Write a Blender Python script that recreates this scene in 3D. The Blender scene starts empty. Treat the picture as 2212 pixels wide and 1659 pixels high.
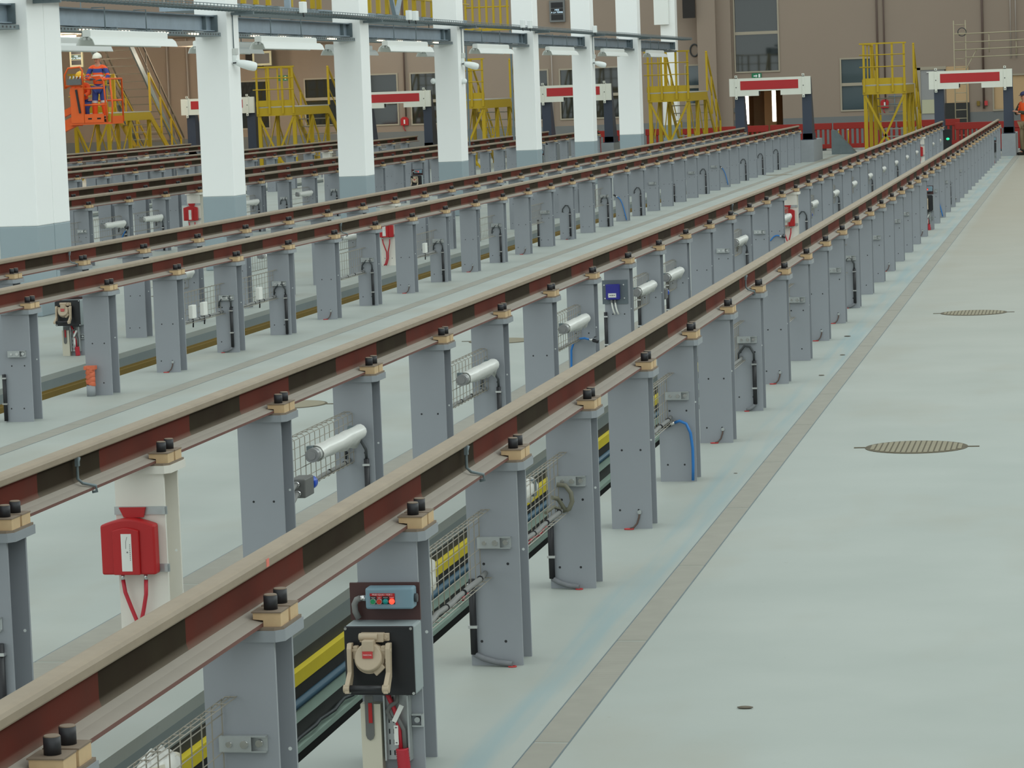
import bpy, math, random
from mathutils import Vector, Matrix
random.seed(7)
C = bpy.context.scene.collection
SC = bpy.context.scene
PI = math.pi

# ------------------------------------------------------------------ camera
F_PX, PITCH, YAW, ROLL = 6464.33, 0.09870, 0.19290, -0.0370
CAM = Vector((2.3242, 0.0, 2.3483))
cd = bpy.data.cameras.new('camera'); cam = bpy.data.objects.new('camera', cd); C.objects.link(cam)
cd.sensor_width = 36.0; cd.lens = F_PX / 2212 * 36.0; cd.clip_start = 0.5; cd.clip_end = 400
cy, sy, cp, sp, cr, sr = math.cos(YAW), math.sin(YAW), math.cos(PITCH), math.sin(PITCH), math.cos(ROLL), math.sin(ROLL)
right = Vector((cy, sy, 0)); fwd = Vector((-sy*cp, cy*cp, -sp)); up = right.cross(fwd)
r2 = right*cr + up*sr; u2 = -right*sr + up*cr
m = Matrix((r2, u2, -fwd)).transposed().to_4x4(); m.translation = CAM
cam.matrix_world = m
SC.camera = cam

# ------------------------------------------------------------------ light: daylight through the glazed roof of the hall
w = bpy.data.worlds.new('sky'); SC.world = w; w.use_nodes = True
nt = w.node_tree; nt.nodes.clear()
out = nt.nodes.new('ShaderNodeOutputWorld'); bg = nt.nodes.new('ShaderNodeBackground')
tc = nt.nodes.new('ShaderNodeTexCoord'); dotn = nt.nodes.new('ShaderNodeVectorMath'); dotn.operation = 'DOT_PRODUCT'
dotn.inputs[1].default_value = (0.2, -0.75, 0.6)
mr = nt.nodes.new('ShaderNodeMapRange'); mr.inputs[1].default_value = -0.8; mr.inputs[2].default_value = 1.0
mr.inputs[3].default_value = 0.55; mr.inputs[4].default_value = 1.25
nt.links.new(tc.outputs['Generated'], dotn.inputs[0]); nt.links.new(dotn.outputs['Value'], mr.inputs[0])
bg.inputs[0].default_value = (0.90, 1.0, 0.985, 1)
nt.links.new(mr.outputs[0], bg.inputs[1]); nt.links.new(bg.outputs[0], out.inputs[0])
SC.view_settings.view_transform = 'Standard'; SC.view_settings.look = 'None'
SC.view_settings.exposure = 0.0; SC.view_settings.gamma = 1.0; SC.view_settings.use_curve_mapping = False
try:
    SC.cycles.max_bounces = 6; SC.cycles.use_denoising = True
except Exception: pass

def area(name, loc, size, power, rot=(0, 0, 0), col=(1, 1, 1)):
    l = bpy.data.lights.new(name, 'AREA'); l.shape = 'RECTANGLE'; l.size, l.size_y = size; l.energy = power; l.color = col
    o = bpy.data.objects.new(name, l); o.location = loc; o.rotation_euler = rot; C.objects.link(o); return o
# added area light by the right-hand wall, brightens the columns' right faces
area('added_side_light', (8.8, 42, 7.6), (3, 76), 3000, (0, math.radians(82), 0), (0.88, 1.0, 0.99))

# ------------------------------------------------------------------ materials
def srgb(r, g, b):
    f = lambda c: (c/255/12.92) if c/255 <= 0.04045 else ((c/255+0.055)/1.055)**2.4
    return (f(r), f(g), f(b), 1)
def mat(name, col, rough=0.55, metal=0.0, noise=0.0, scale=8.0, emit=None, estr=0.0, alpha=None, bump=0.0, spec=None):
    mt = bpy.data.materials.new(name); mt.use_nodes = True; n = mt.node_tree; b = n.nodes['Principled BSDF']
    b.inputs['Base Color'].default_value = col; b.inputs['Roughness'].default_value = rough; b.inputs['Metallic'].default_value = metal
    if spec is not None: b.inputs['Specular IOR Level'].default_value = spec
    if emit: b.inputs['Emission Color'].default_value = emit; b.inputs['Emission Strength'].default_value = estr
    if alpha is not None: b.inputs['Alpha'].default_value = alpha
    if noise > 0:
        t = n.nodes.new('ShaderNodeTexCoord'); tx = n.nodes.new('ShaderNodeTexNoise'); tx.inputs['Scale'].default_value = scale
        tx.inputs['Detail'].default_value = 5; tx.inputs['Roughness'].default_value = 0.6
        mx = n.nodes.new('ShaderNodeMix'); mx.data_type = 'RGBA'
        mx.inputs[6].default_value = tuple(c*(1-noise) for c in col[:3])+(1,)
        mx.inputs[7].default_value = tuple(min(1, c*(1+noise)) for c in col[:3])+(1,)
        n.links.new(t.outputs['Object'], tx.inputs['Vector']); n.links.new(tx.outputs['Fac'], mx.inputs[0]); n.links.new(mx.outputs[2], b.inputs['Base Color'])
        if bump > 0:
            bp = n.nodes.new('ShaderNodeBump'); bp.inputs['Strength'].default_value = bump; bp.inputs['Distance'].default_value = 0.005
            n.links.new(tx.outputs['Fac'], bp.inputs['Height']); n.links.new(bp.outputs[0], b.inputs['Normal'])
    return mt
M = {}
M['post'] = mat('post_paint', srgb(148, 152, 158), 0.5, noise=0.05, scale=3)
M['plate'] = mat('plate_paint', srgb(146, 151, 156), 0.55, noise=0.06, scale=5)
M['white_post'] = mat('white_post_paint', srgb(226, 222, 212), 0.5, noise=0.04, scale=4)
M['clip'] = mat('clip_tan', srgb(205, 176, 136), 0.7, noise=0.12, scale=30)
M['clip_plate'] = mat('clip_plate', srgb(128, 112, 96), 0.7, noise=0.15, scale=30)
M['cap'] = mat('cap_black', srgb(40, 40, 44), 0.55, noise=0.2, scale=30)
M['zinc'] = mat('zinc', srgb(178, 182, 182), 0.4, 0.55, noise=0.10, scale=20)
M['galv'] = mat('galvanised', srgb(150, 164, 176), 0.45, 0.35, noise=0.22, scale=4)
M['galv_dark'] = mat('galvanised_dark', srgb(112, 124, 128), 0.5, 0.3, noise=0.25, scale=6)
M['wire'] = mat('wire_zinc', srgb(152, 146, 134), 0.5, 0.3, noise=0.1, scale=30)
M['black'] = mat('black_plastic', srgb(34, 34, 38), 0.45, noise=0.1, scale=20)
M['black_panel'] = mat('black_panel', srgb(24, 24, 28), 0.4)
M['cable_grey'] = mat('cable_grey', srgb(132, 132, 130), 0.6, noise=0.08, scale=20)
M['cable_dark'] = mat('cable_dark', srgb(58, 62, 64), 0.55)
M['conduit_grey'] = mat('conduit_grey', srgb(120, 122, 126), 0.65, noise=0.2, scale=40)
M['red'] = mat('red_plastic', srgb(176, 22, 26), 0.45, noise=0.06, scale=6)
M['red_cable'] = mat('red_cable', srgb(188, 44, 58), 0.5)
M['red_tag'] = mat('red_tag', srgb(196, 60, 60), 0.6)
M['orange_pipe'] = mat('orange_pipe', srgb(214, 110, 76), 0.6, noise=0.1, scale=20)
M['blue_hose'] = mat('blue_hose', srgb(42, 118, 190), 0.4)
M['blue_box'] = mat('blue_box', srgb(40, 40, 140), 0.35)
M['blue_knob'] = mat('blue_knob', srgb(34, 80, 190), 0.35)
M['grey_plate'] = mat('grey_plate', srgb(98, 108, 114), 0.5)
M['grey_box'] = mat('grey_box', srgb(104, 104, 102), 0.55, noise=0.15, scale=15)
M['steel_box'] = mat('steel_box', srgb(148, 158, 160), 0.5, noise=0.12, scale=12)
M['brown_plate'] = mat('brown_plate', srgb(74, 44, 42), 0.5, noise=0.08, scale=20)
M['ctrl'] = mat('control_grey_blue', srgb(122, 150, 164), 0.45, noise=0.05, scale=20)
M['tan'] = mat('tan_casting', srgb(188, 170, 146), 0.55, noise=0.08, scale=20)
M['trunk'] = mat('trunking_cream', srgb(204, 198, 180), 0.5)
M['white'] = mat('white_paint', srgb(236, 240, 238), 0.5)
M['label'] = mat('label_white', srgb(226, 226, 220), 0.5)
M['ink'] = mat('ink', srgb(30, 30, 34), 0.6)
M['ink_white'] = mat('ink_white', srgb(240, 220, 220), 0.6)
M['green_btn'] = mat('green_button', srgb(30, 140, 92), 0.3)
M['teal_btn'] = mat('teal_button', srgb(10, 140, 138), 0.3)
M['red_btn'] = mat('red_button', srgb(200, 56, 40), 0.3)
M['red_lamp'] = mat('red_lamp', srgb(255, 60, 40), 0.3, emit=srgb(255, 70, 50), estr=1.6)
M['green_lamp'] = mat('green_lamp', srgb(40, 255, 150), 0.3, emit=srgb(40, 230, 140), estr=1.5)
M['chrome'] = mat('chrome', srgb(215, 215, 215), 0.2, 0.9)
M['plastic_wrap'] = mat('plastic_wrap', srgb(236, 236, 230), 0.35, alpha=0.9, noise=0.05, scale=12, bump=0.4)
M['tube_glass'] = mat('tube_glass', srgb(206, 208, 204), 0.25)
M['lamp_cap'] = mat('lamp_cap', srgb(150, 150, 150), 0.35, 0.3)
M['yellow'] = mat('yellow_paint', srgb(184, 152, 2), 0.5, noise=0.04, scale=4)
M['yellow_deck'] = mat('deck_grating', srgb(176, 172, 160), 0.6)
M['dark_navy'] = mat('dark_navy_paint', srgb(52, 60, 76), 0.5, noise=0.06, scale=5)
M['buffer_white'] = mat('buffer_white', srgb(222, 222, 210), 0.55, noise=0.05, scale=3)
M['buffer_red'] = mat('buffer_red', srgb(176, 32, 36), 0.5, noise=0.1, scale=2)
M['concrete'] = mat('concrete_block', srgb(150, 154, 158), 0.8, noise=0.08, scale=8)
M['barrier'] = mat('barrier_orange', srgb(150, 26, 12), 0.5, noise=0.06, scale=4)
M['lift'] = mat('lift_orange', srgb(232, 98, 30), 0.45, noise=0.05, scale=6)
M['lamp_white'] = mat('lamp_white', srgb(242, 244, 240), 0.45)
M['lamp_inside'] = mat('lamp_inside', srgb(206, 208, 204), 0.4)
M['warm_glow'] = mat('warm_glow', srgb(255, 240, 210), 0.4, emit=srgb(255, 236, 200), estr=3.0)
M['tube_glow'] = mat('tube_glow', srgb(255, 250, 240), 0.4, emit=srgb(255, 246, 232), estr=4.0)
M['wall'] = mat('wall_paint', srgb(150, 134, 120), 0.8, noise=0.04, scale=0.6)
M['wall_band'] = mat('wall_band_grey', srgb(116, 118, 118), 0.7, noise=0.05, scale=2)
M['frame'] = mat('window_frame_beige', srgb(166, 156, 138), 0.6)
M['glass'] = mat('dark_glass', srgb(38, 44, 44), 0.04, spec=0.9)
M['glass_blue'] = mat('blue_dark_glass', srgb(58, 74, 80), 0.06, spec=0.9)
M['door_grey'] = mat('door_grey', srgb(152, 152, 152), 0.6)
M['beige_panel'] = mat('beige_panel', srgb(196, 164, 124), 0.7)
M['pipe_dark'] = mat('pipe_dark', srgb(92, 74, 66), 0.6)
M['pipe_wall'] = mat('pipe_wall', srgb(170, 160, 152), 0.6)
M['scaffold'] = mat('scaffold_tube', srgb(176, 166, 140), 0.5, 0.2)
M['dark'] = mat('dark_interior', srgb(40, 36, 34), 0.8)
M['sign_green'] = mat('sign_green', srgb(20, 120, 80), 0.5)
M['screen_on'] = mat('screen_text', srgb(210, 235, 250), 0.5, emit=srgb(200, 230, 250), estr=0.8)
M['green_panel'] = mat('green_panel', srgb(20, 70, 60), 0.4)
M['skin'] = mat('skin', srgb(200, 140, 112), 0.55)
M['hv_orange'] = mat('hi_vis_orange', srgb(248, 92, 34), 0.7, noise=0.08, scale=10)
M['work_blue'] = mat('workwear_blue', srgb(58, 74, 140), 0.8, noise=0.1, scale=10)
M['silver_band'] = mat('reflective_band', srgb(206, 204, 198), 0.4)
M['helmet_white'] = mat('helmet_white', srgb(244, 240, 224), 0.35)
M['helmet_yellow'] = mat('helmet_yellow', srgb(240, 186, 30), 0.35)
M['glove'] = mat('glove_grey', srgb(92, 92, 92), 0.8)
M['boot'] = mat('boot', srgb(48, 42, 36), 0.7)
M['khaki'] = mat('khaki_trousers', srgb(150, 134, 104), 0.85, noise=0.1, scale=10)
M['dark_sleeve'] = mat('dark_sleeve', srgb(58, 58, 44), 0.85)
M['navy_cap'] = mat('navy_cap', srgb(46, 48, 84), 0.8)
M['pit_grey'] = mat('pit_wall_grey', srgb(132, 142, 142), 0.7, noise=0.06, scale=4)
M['pit_yellow'] = mat('pit_yellow', srgb(226, 204, 50), 0.55, noise=0.06, scale=6)
M['pit_olive'] = mat('pit_olive', srgb(128, 104, 40), 0.7, noise=0.1, scale=6)
M['pit_green'] = mat('pit_ledge_green', srgb(170, 192, 178), 0.6, noise=0.08, scale=6)
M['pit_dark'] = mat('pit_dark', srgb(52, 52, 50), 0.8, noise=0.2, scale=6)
M['pit_blue'] = mat('pit_pipe_blue', srgb(70, 98, 116), 0.4)
M['manhole'] = mat('manhole_iron', srgb(138, 130, 108), 0.7, noise=0.12, scale=20)
M['manhole_dark'] = mat('manhole_groove', srgb(92, 84, 66), 0.8)
M['dirt'] = mat('dirt', srgb(110, 102, 90), 0.9)
M['stair_grey'] = mat('stair_grey', srgb(120, 112, 100), 0.6, 0.2)
M['foam'] = mat('sign_grey', srgb(190, 188, 160), 0.6)
M['col_white'] = mat('column_white', srgb(250, 251, 249), 0.6, noise=0.02, scale=1.5)
M['col_grey'] = mat('column_grey', srgb(150, 164, 170), 0.5, noise=0.04, scale=2)

# floor: pale epoxy with soft stains, streaks along the tracks, pale blue drag marks by the near drain
def floor_mat():
    mt = bpy.data.materials.new('floor_epoxy'); mt.use_nodes = True; n = mt.node_tree; b = n.nodes['Principled BSDF']
    b.inputs['Roughness'].default_value = 0.55; b.inputs['Specular IOR Level'].default_value = 0.3
    g = n.nodes.new('ShaderNodeNewGeometry')
    def noise(sc, det=4, scale3=(1, 1, 1)):
        mp = n.nodes.new('ShaderNodeMapping'); mp.inputs['Scale'].default_value = scale3
        t = n.nodes.new('ShaderNodeTexNoise'); t.inputs['Scale'].default_value = sc; t.inputs['Detail'].default_value = det
        n.links.new(g.outputs['Position'], mp.inputs[0]); n.links.new(mp.outputs[0], t.inputs['Vector']); return t.outputs['Fac']
    def ramp(src, a, c):
        r = n.nodes.new('ShaderNodeMapRange'); r.inputs[1].default_value = a; r.inputs[2].default_value = c; r.clamp = True
        n.links.new(src, r.inputs[0]); return r.outputs[0]
    def mix(f, c1, c2):
        x = n.nodes.new('ShaderNodeMix'); x.data_type = 'RGBA'
        n.links.new(f, x.inputs[0])
        for s, i in ((c1, 6), (c2, 7)):
            if isinstance(s, tuple): x.inputs[i].default_value = s
            else: n.links.new(s, x.inputs[i])
        return x.outputs[2]
    def math_(op, a, v):
        q = n.nodes.new('ShaderNodeMath'); q.operation = op
        for i, s in enumerate((a, v)):
            if isinstance(s, (int, float)): q.inputs[i].default_value = s
            else: n.links.new(s, q.inputs[i])
        return q.outputs[0]
    base = mix(ramp(noise(0.9, 5), 0.3, 0.7), srgb(162, 168, 162), srgb(172, 177, 171))
    base = mix(math_('MULTIPLY', ramp(noise(2.2, 6, (0.5, 0.25, 1)), 0.52, 0.75), 0.5), base, srgb(158, 154, 140))
    sp_ = n.nodes.new('ShaderNodeSeparateXYZ'); n.links.new(g.outputs['Position'], sp_.inputs[0])
    x, y = sp_.outputs[0], sp_.outputs[1]
    # warmer, browner tone further down the aisle
    far = math_('MULTIPLY', ramp(y, 18, 50), math_('MULTIPLY', ramp(x, 0.3, 0.6), 0.75))
    base = mix(far, base, srgb(156, 145, 126))
    # pale blue film strips next to the drain
    band = math_('MULTIPLY', ramp(x, 0.08, 0.14), ramp(x, 0.33, 0.27))
    band = math_('MULTIPLY', band, ramp(noise(1.3, 3, (6, 0.25, 1)), 0.42, 0.6))
    base = mix(math_('MULTIPLY', band, 0.55), base, srgb(138, 164, 170))
    speck = ramp(noise(22, 2), 0.74, 0.78)
    base = mix(math_('MULTIPLY', speck, 0.25), base, srgb(130, 126, 116))
    n.links.new(base, b.inputs['Base Color'])
    return mt
M['floor'] = floor_mat()

def rail_web_mat():
    mt = bpy.data.materials.new('rail_web_primer'); mt.use_nodes = True; n = mt.node_tree; b = n.nodes['Principled BSDF']
    b.inputs['Roughness'].default_value = 0.85; b.inputs['Specular IOR Level'].default_value = 0.1
    t = n.nodes.new('ShaderNodeTexCoord'); s = n.nodes.new('ShaderNodeSeparateXYZ'); n.links.new(t.outputs['Object'], s.inputs[0])
    def math_(op, a, v=0.0):
        q = n.nodes.new('ShaderNodeMath'); q.operation = op
        for i, z in enumerate((a, v)):
            if isinstance(z, (int, float)): q.inputs[i].default_value = z
            else: n.links.new(z, q.inputs[i])
        return q.outputs[0]
    y = s.outputs[1]
    idx = math_('FLOOR', math_('DIVIDE', math_('ADD', y, 0.9247), 1.8494))
    wn = n.nodes.new('ShaderNodeTexWhiteNoise'); wn.noise_dimensions = '1D'; n.links.new(idx, wn.inputs['W'])
    jit = math_('MULTIPLY', math_('SUBTRACT', wn.outputs['Value'], 0.5), 0.24)
    fr = math_('SUBTRACT', math_('PINGPONG', math_('ADD', y, 0.0), 0.9247), 0.53)
    fr = math_('ADD', fr, jit)
    k = math_('GREATER_THAN', fr, 0.0)
    tx = n.nodes.new('ShaderNodeTexNoise'); tx.inputs['Scale'].default_value = 5; tx.inputs['Detail'].default_value = 5
    n.links.new(t.outputs['Object'], tx.inputs['Vector'])
    def mix(f, a, c):
        x = n.nodes.new('ShaderNodeMix'); x.data_type = 'RGBA'
        if isinstance(f, float): x.inputs[0].default_value = f
        else: n.links.new(f, x.inputs[0])
        for z, i in ((a, 6), (c, 7)):
            if isinstance(z, tuple): x.inputs[i].default_value = z
            else: n.links.new(z, x.inputs[i])
        return x.outputs[2]
    redc = mix(tx.outputs['Fac'], srgb(84, 50, 42), srgb(104, 44, 34))
    brn = mix(tx.outputs['Fac'], srgb(42, 28, 20), srgb(56, 50, 36))
    dz = n.nodes.new('ShaderNodeMapRange'); dz.inputs[1].default_value = 0.055; dz.inputs[2].default_value = 0.022; dz.clamp = True; n.links.new(s.outputs[2], dz.inputs[0])
    n.links.new(mix(math_('MULTIPLY', dz.outputs[0], 0.6), mix(k, redc, brn), srgb(150, 138, 124)), b.inputs['Base Color'])
    return mt
M['rail_web'] = rail_web_mat()
M['rail_dust'] = mat('rail_dusty_steel', srgb(150, 135, 116), 0.6, noise=0.18, scale=9)
M['rail_foot'] = mat('rail_foot_dust', srgb(156, 147, 136), 0.7, noise=0.10, scale=7)
M['rail_edge'] = mat('rail_foot_edge', srgb(112, 74, 66), 0.7, noise=0.1, scale=9)

def grate_mat():
    mt = bpy.data.materials.new('drain_grate'); mt.use_nodes = True; n = mt.node_tree; b = n.nodes['Principled BSDF']
    b.inputs['Roughness'].default_value = 0.7
    t = n.nodes.new('ShaderNodeTexCoord'); wv = n.nodes.new('ShaderNodeTexWave'); wv.bands_direction = 'Y'; wv.inputs['Scale'].default_value = 26
    nz = n.nodes.new('ShaderNodeTexNoise'); nz.inputs['Scale'].default_value = 6; nz.inputs['Detail'].default_value = 6
    n.links.new(t.outputs['Object'], wv.inputs['Vector']); n.links.new(t.outputs['Object'], nz.inputs['Vector'])
    a = n.nodes.new('ShaderNodeMix'); a.data_type = 'RGBA'; a.inputs[6].default_value = srgb(146, 143, 131); a.inputs[7].default_value = srgb(174, 169, 156)
    n.links.new(nz.outputs['Fac'], a.inputs[0])
    c = n.nodes.new('ShaderNodeMix'); c.data_type = 'RGBA'; c.inputs[7].default_value = srgb(118, 118, 114)
    q = n.nodes.new('ShaderNodeMath'); q.operation = 'MULTIPLY'; q.inputs[1].default_value = 0.55; n.links.new(wv.outputs['Fac'], q.inputs[0])
    n.links.new(q.outputs[0], c.inputs[0]); n.links.new(a.outputs[2], c.inputs[6]); n.links.new(c.outputs[2], b.inputs['Base Color'])
    return mt
M['grate'] = grate_mat()

# ------------------------------------------------------------------ mesh builder
class MB:
    def __init__(s): s.v = []; s.f = []; s.m = []; s.s = []
    def add(s, vs, fs, mi=0, sm=False):
        o = len(s.v); s.v += [tuple(v) for v in vs]
        for f in fs: s.f.append([o+i for i in f]); s.m.append(mi); s.s.append(sm)
        return s
    def box(s, x0, x1, y0, y1, z0, z1, mi=0):
        return s.add([(x0,y0,z0),(x1,y0,z0),(x1,y1,z0),(x0,y1,z0),(x0,y0,z1),(x1,y0,z1),(x1,y1,z1),(x0,y1,z1)],
            [(3,2,1,0),(4,5,6,7),(0,1,5,4),(1,2,6,5),(2,3,7,6),(3,0,4,7)], mi)
    def bar(s, p, q, w, h=None, mi=0, upv=(0, 0, 1)):   # rectangular bar from p to q
        h = w if h is None else h
        p, q = Vector(p), Vector(q); d = (q-p).normalized(); u = Vector(upv)
        if abs(d.dot(u)) > 0.99: u = Vector((0, 1, 0))
        a = d.cross(u).normalized()*w/2; b = a.cross(d).normalized()*h/2
        vs = [p-a-b, p+a-b, p+a+b, p-a+b, q-a-b, q+a-b, q+a+b, q-a+b]
        return s.add(vs, [(0,1,2,3),(7,6,5,4),(4,5,1,0),(5,6,2,1),(6,7,3,2),(7,4,0,3)], mi)
    def tube(s, pts, r, n=8, mi=0, cap=True, r2=None):
        pts = [Vector(p) for p in pts]; k = len(pts); vs = []; prev = None
        for i, p in enumerate(pts):
            d = (pts[min(i+1, k-1)]-pts[max(i-1, 0)])
            d = d.normalized() if d.length > 1e-9 else Vector((0, 0, 1))
            if prev is None:
                u = Vector((0, 0, 1)) if abs(d.z) < 0.9 else Vector((1, 0, 0)); a = d.cross(u).normalized()
            else: a = (prev-d*prev.dot(d)).normalized()
            prev = a; b = d.cross(a)
            rr = r if r2 is None else r+(r2-r)*i/(k-1)
            if isinstance(r, (list, tuple)): rr = r[i]
            for j in range(n):
                t = 2*PI*j/n; vs.append(p+a*math.cos(t)*rr+b*math.sin(t)*rr)
        fs = [(i*n+j, i*n+(j+1) % n, (i+1)*n+(j+1) % n, (i+1)*n+j) for i in range(k-1) for j in range(n)]
        s.add(vs, fs, mi, n > 5)
        if cap:
            o = len(s.v)-k*n
            s.f.append([o+j for j in range(n)][::-1]); s.m.append(mi); s.s.append(False)
            s.f.append([o+(k-1)*n+j for j in range(n)]); s.m.append(mi); s.s.append(False)
        return s
    def cyl(s, p, q, r, n=16, mi=0, r2=None): return s.tube([p, q], r, n, mi, True, r2)
    def prism(s, poly, axis, a0, a1, mi=0, side=None):   # poly: 2D points in the plane across axis
        def P(u, w, a): return {'x': (a, u, w), 'y': (u, a, w), 'z': (u, w, a)}[axis]
        k = len(poly); vs = [P(u, w, a0) for u, w in poly]+[P(u, w, a1) for u, w in poly]
        s.add(vs, [tuple(range(k))[::-1], tuple(range(k, 2*k))], mi)
        o = len(s.v)-2*k
        for i in range(k):
            j = (i+1) % k; s.f.append([o+i, o+j, o+k+j, o+k+i]); s.m.append(side[i] if side else mi); s.s.append(False)
        return s
    def sphere(s, c, r, mi=0, n=14, k=8, sc=(1, 1, 1), z0=-1.0, z1=1.0):
        vs = []; fs = []
        for i in range(k+1):
            t = math.asin(max(-1, min(1, z0)))+(math.asin(max(-1, min(1, z1)))-math.asin(max(-1, min(1, z0))))*i/k
            for j in range(n):
                a = 2*PI*j/n; vs.append((c[0]+r*sc[0]*math.cos(t)*math.cos(a), c[1]+r*sc[1]*math.cos(t)*math.sin(a), c[2]+r*sc[2]*math.sin(t)))
        for i in range(k):
            for j in range(n): fs.append((i*n+j, i*n+(j+1) % n, (i+1)*n+(j+1) % n, (i+1)*n+j))
        s.add(vs, fs, mi, True)
        o = len(s.v)-len(vs)
        s.f.append([o+j for j in range(n)][::-1]); s.m.append(mi); s.s.append(False)
        s.f.append([o+k*n+j for j in range(n)]); s.m.append(mi); s.s.append(False)
        return s
    def build(s, name, mats, parent=None, loc=None, bevel=0):
        me = bpy.data.meshes.new(name); me.from_pydata(s.v, [], s.f)
        for q in (mats if isinstance(mats, (list, tuple)) else [mats]): me.materials.append(M[q] if isinstance(q, str) else q)
        me.polygons.foreach_set('material_index', s.m); me.polygons.foreach_set('use_smooth', s.s); me.update()
        bmfix(me)
        o = bpy.data.objects.new(name, me); C.objects.link(o)
        if parent: o.parent = parent
        if loc: o.location = loc
        if bevel:
            b = o.modifiers.new('bevel', 'BEVEL'); b.width = bevel; b.segments = 2; b.limit_method = 'ANGLE'
        return o
import bmesh
def bmfix(me):
    b = bmesh.new(); b.from_mesh(me); bmesh.ops.recalc_face_normals(b, faces=b.faces); b.to_mesh(me); b.free()

def pieces(name, mats, parent, mbs):
    return [m_.build(name, mats, parent) for m_ in mbs]
def tag(o, label, cat, group=None):
    o['label'] = label; o['category'] = cat
    if group: o['group'] = group
    return o
def thing(name, label, cat, loc=(0, 0, 0), group=None):
    o = bpy.data.objects.new(name, None); o.empty_display_size = 0.05; C.objects.link(o); o.location = loc
    return tag(o, label, cat, group)
def struct(o): o['kind'] = 'structure'; return o
KIDS = {}
def kids(root):
    if root.name not in KIDS: KIDS[root.name] = [c for c in bpy.data.objects if c.parent == root]
    return KIDS[root.name]
def dup(root, loc, label=None, cat=None, group=None, par=None):
    r = root.copy(); C.objects.link(r)
    if par is None:
        r.location = loc
        if label: r['label'] = label
        if cat: r['category'] = cat
        if group: r['group'] = group
    else: r.parent = par
    for c in kids(root): dup(c, None, par=r)
    return r
ONES = 'zeroth first second third fourth fifth sixth seventh eighth ninth tenth eleventh twelfth thirteenth fourteenth fifteenth sixteenth seventeenth eighteenth nineteenth'.split()
def ordw(n):
    if n < 20: return ONES[n]
    t = {2: ('twenty', 'twentieth'), 3: ('thirty', 'thirtieth'), 4: ('forty', 'fortieth')}[n//10]
    return t[1] if n % 10 == 0 else t[0]+'-'+ONES[n % 10]
def text(s, size, loc, mt, parent, name='lettering', rot=(PI/2, 0, 0), ext=0.0006, align='CENTER'):
    cu = bpy.data.curves.new('t', 'FONT'); cu.body = s; cu.size = size; cu.align_x = align; cu.align_y = 'CENTER'; cu.extrude = ext
    t = bpy.data.objects.new('t', cu); C.objects.link(t)
    dg = bpy.context.evaluated_depsgraph_get(); me = bpy.data.meshes.new_from_object(t.evaluated_get(dg))
    bpy.data.objects.remove(t); me.materials.clear(); me.materials.append(M[mt])
    o = bpy.data.objects.new(name, me); C.objects.link(o); o.location = loc; o.rotation_euler = rot; o.parent = parent
    return o

# ------------------------------------------------------------------ layout of the tracks (metres; y runs down the hall)
S = 1.8494
# cap x, y of the first post centre shown, posts, rail number from the right, rail y range
RAILS = [
 ('A', 0.0, 6.377, 41, 'first', (1.0, 82.4)),
 ('L', -1.505, 10.114, 39, 'second', (1.0, 82.4)),
 ('BR', -5.461, 21.209, 34, 'third', (10.0, 82.8)),
 ('BL', -6.960, 24.930, 32, 'fourth', (12.0, 82.8)),
 ('CR', -11.90, 41.40, 26, 'fifth', (28.0, 88.0)),
 ('CL', -13.40, 45.05, 23, 'sixth', (30.0, 88.0)),
 ('DR', -17.45, 56.95, 17, 'seventh', (42.0, 88.2)),
 ('DL', -18.95, 60.65, 15, 'eighth', (42.0, 88.2)),
 ('ER', -22.95, 73.0, 8, 'ninth', (55.0, 87.9)),
 ('EL', -24.45, 76.7, 6, 'tenth', (55.0, 87.9)),
]
RX = {r[0]: r[1] for r in RAILS}; RY = {r[0]: r[2] for r in RAILS}; RN = {r[0]: r[4] for r in RAILS}
def yc(R, k): return RY[R]+S*k

# ------------------------------------------------------------------ setting: floor with inspection pits, walls
PITS = [(RX[r]-1.185, RX[r]-0.46, y0, y1) for r, y0, y1 in (('A', -1, 80.5), ('BR', 6, 81.5), ('CR', 24, 86), ('DR', 36, 86.5), ('ER', 48, 86.5))]
X0, X1, Y0, Y1 = -46.0, 9.0, -3.0, 99.0
fb = MB(); xs = X1
for a, b, y0, y1 in PITS:
    fb.box(b, xs, Y0, Y1, -0.05, 0); fb.box(a, b, Y0, y0, -0.05, 0); fb.box(a, b, y1, Y1, -0.05, 0); xs = a
fb.box(X0, xs, Y0, Y1, -0.05, 0)
struct(fb.build('floor', 'floor'))
for i, (a, b, y0, y1) in enumerate(PITS):
    p = MB(); near = i == 0
    # grey face, coloured lining, dark channel; the left wall of each pit is the one that shows
    p.box(a-0.06, a, y0, y1, -0.13, -0.05, 0)
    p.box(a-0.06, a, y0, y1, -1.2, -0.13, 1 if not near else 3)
    p.box(b, b+0.06, y0, y1, -1.2, -0.05, 0)
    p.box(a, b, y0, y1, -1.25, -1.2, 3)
    p.box(a, b, y0-0.06, y0, -1.2, -0.05, 0); p.box(a, b, y1, y1+0.06, -1.2, -0.05, 0)
    if near:
        p.box(a, a+0.035, y0, y1, -0.245, -0.185, 2)       # yellow nosing
        p.box(a, a+0.03, y0, y1, -0.41, -0.36, 4)          # pale green ledge
        p.box(a, a+0.05, y0, y1, -0.53, -0.505, 4)
        p.tube([(a+0.04, y0, -0.32), (a+0.04, y1, -0.32)], 0.02, 8, 5)
    else:
        p.box(a, a+0.03, y0, y1, -0.30, -0.15, 1)
    struct(p.build('trim_%d' % (i+1), ['pit_grey', 'pit_olive', 'pit_yellow', 'pit_dark', 'pit_green', 'pit_blue']))
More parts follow.
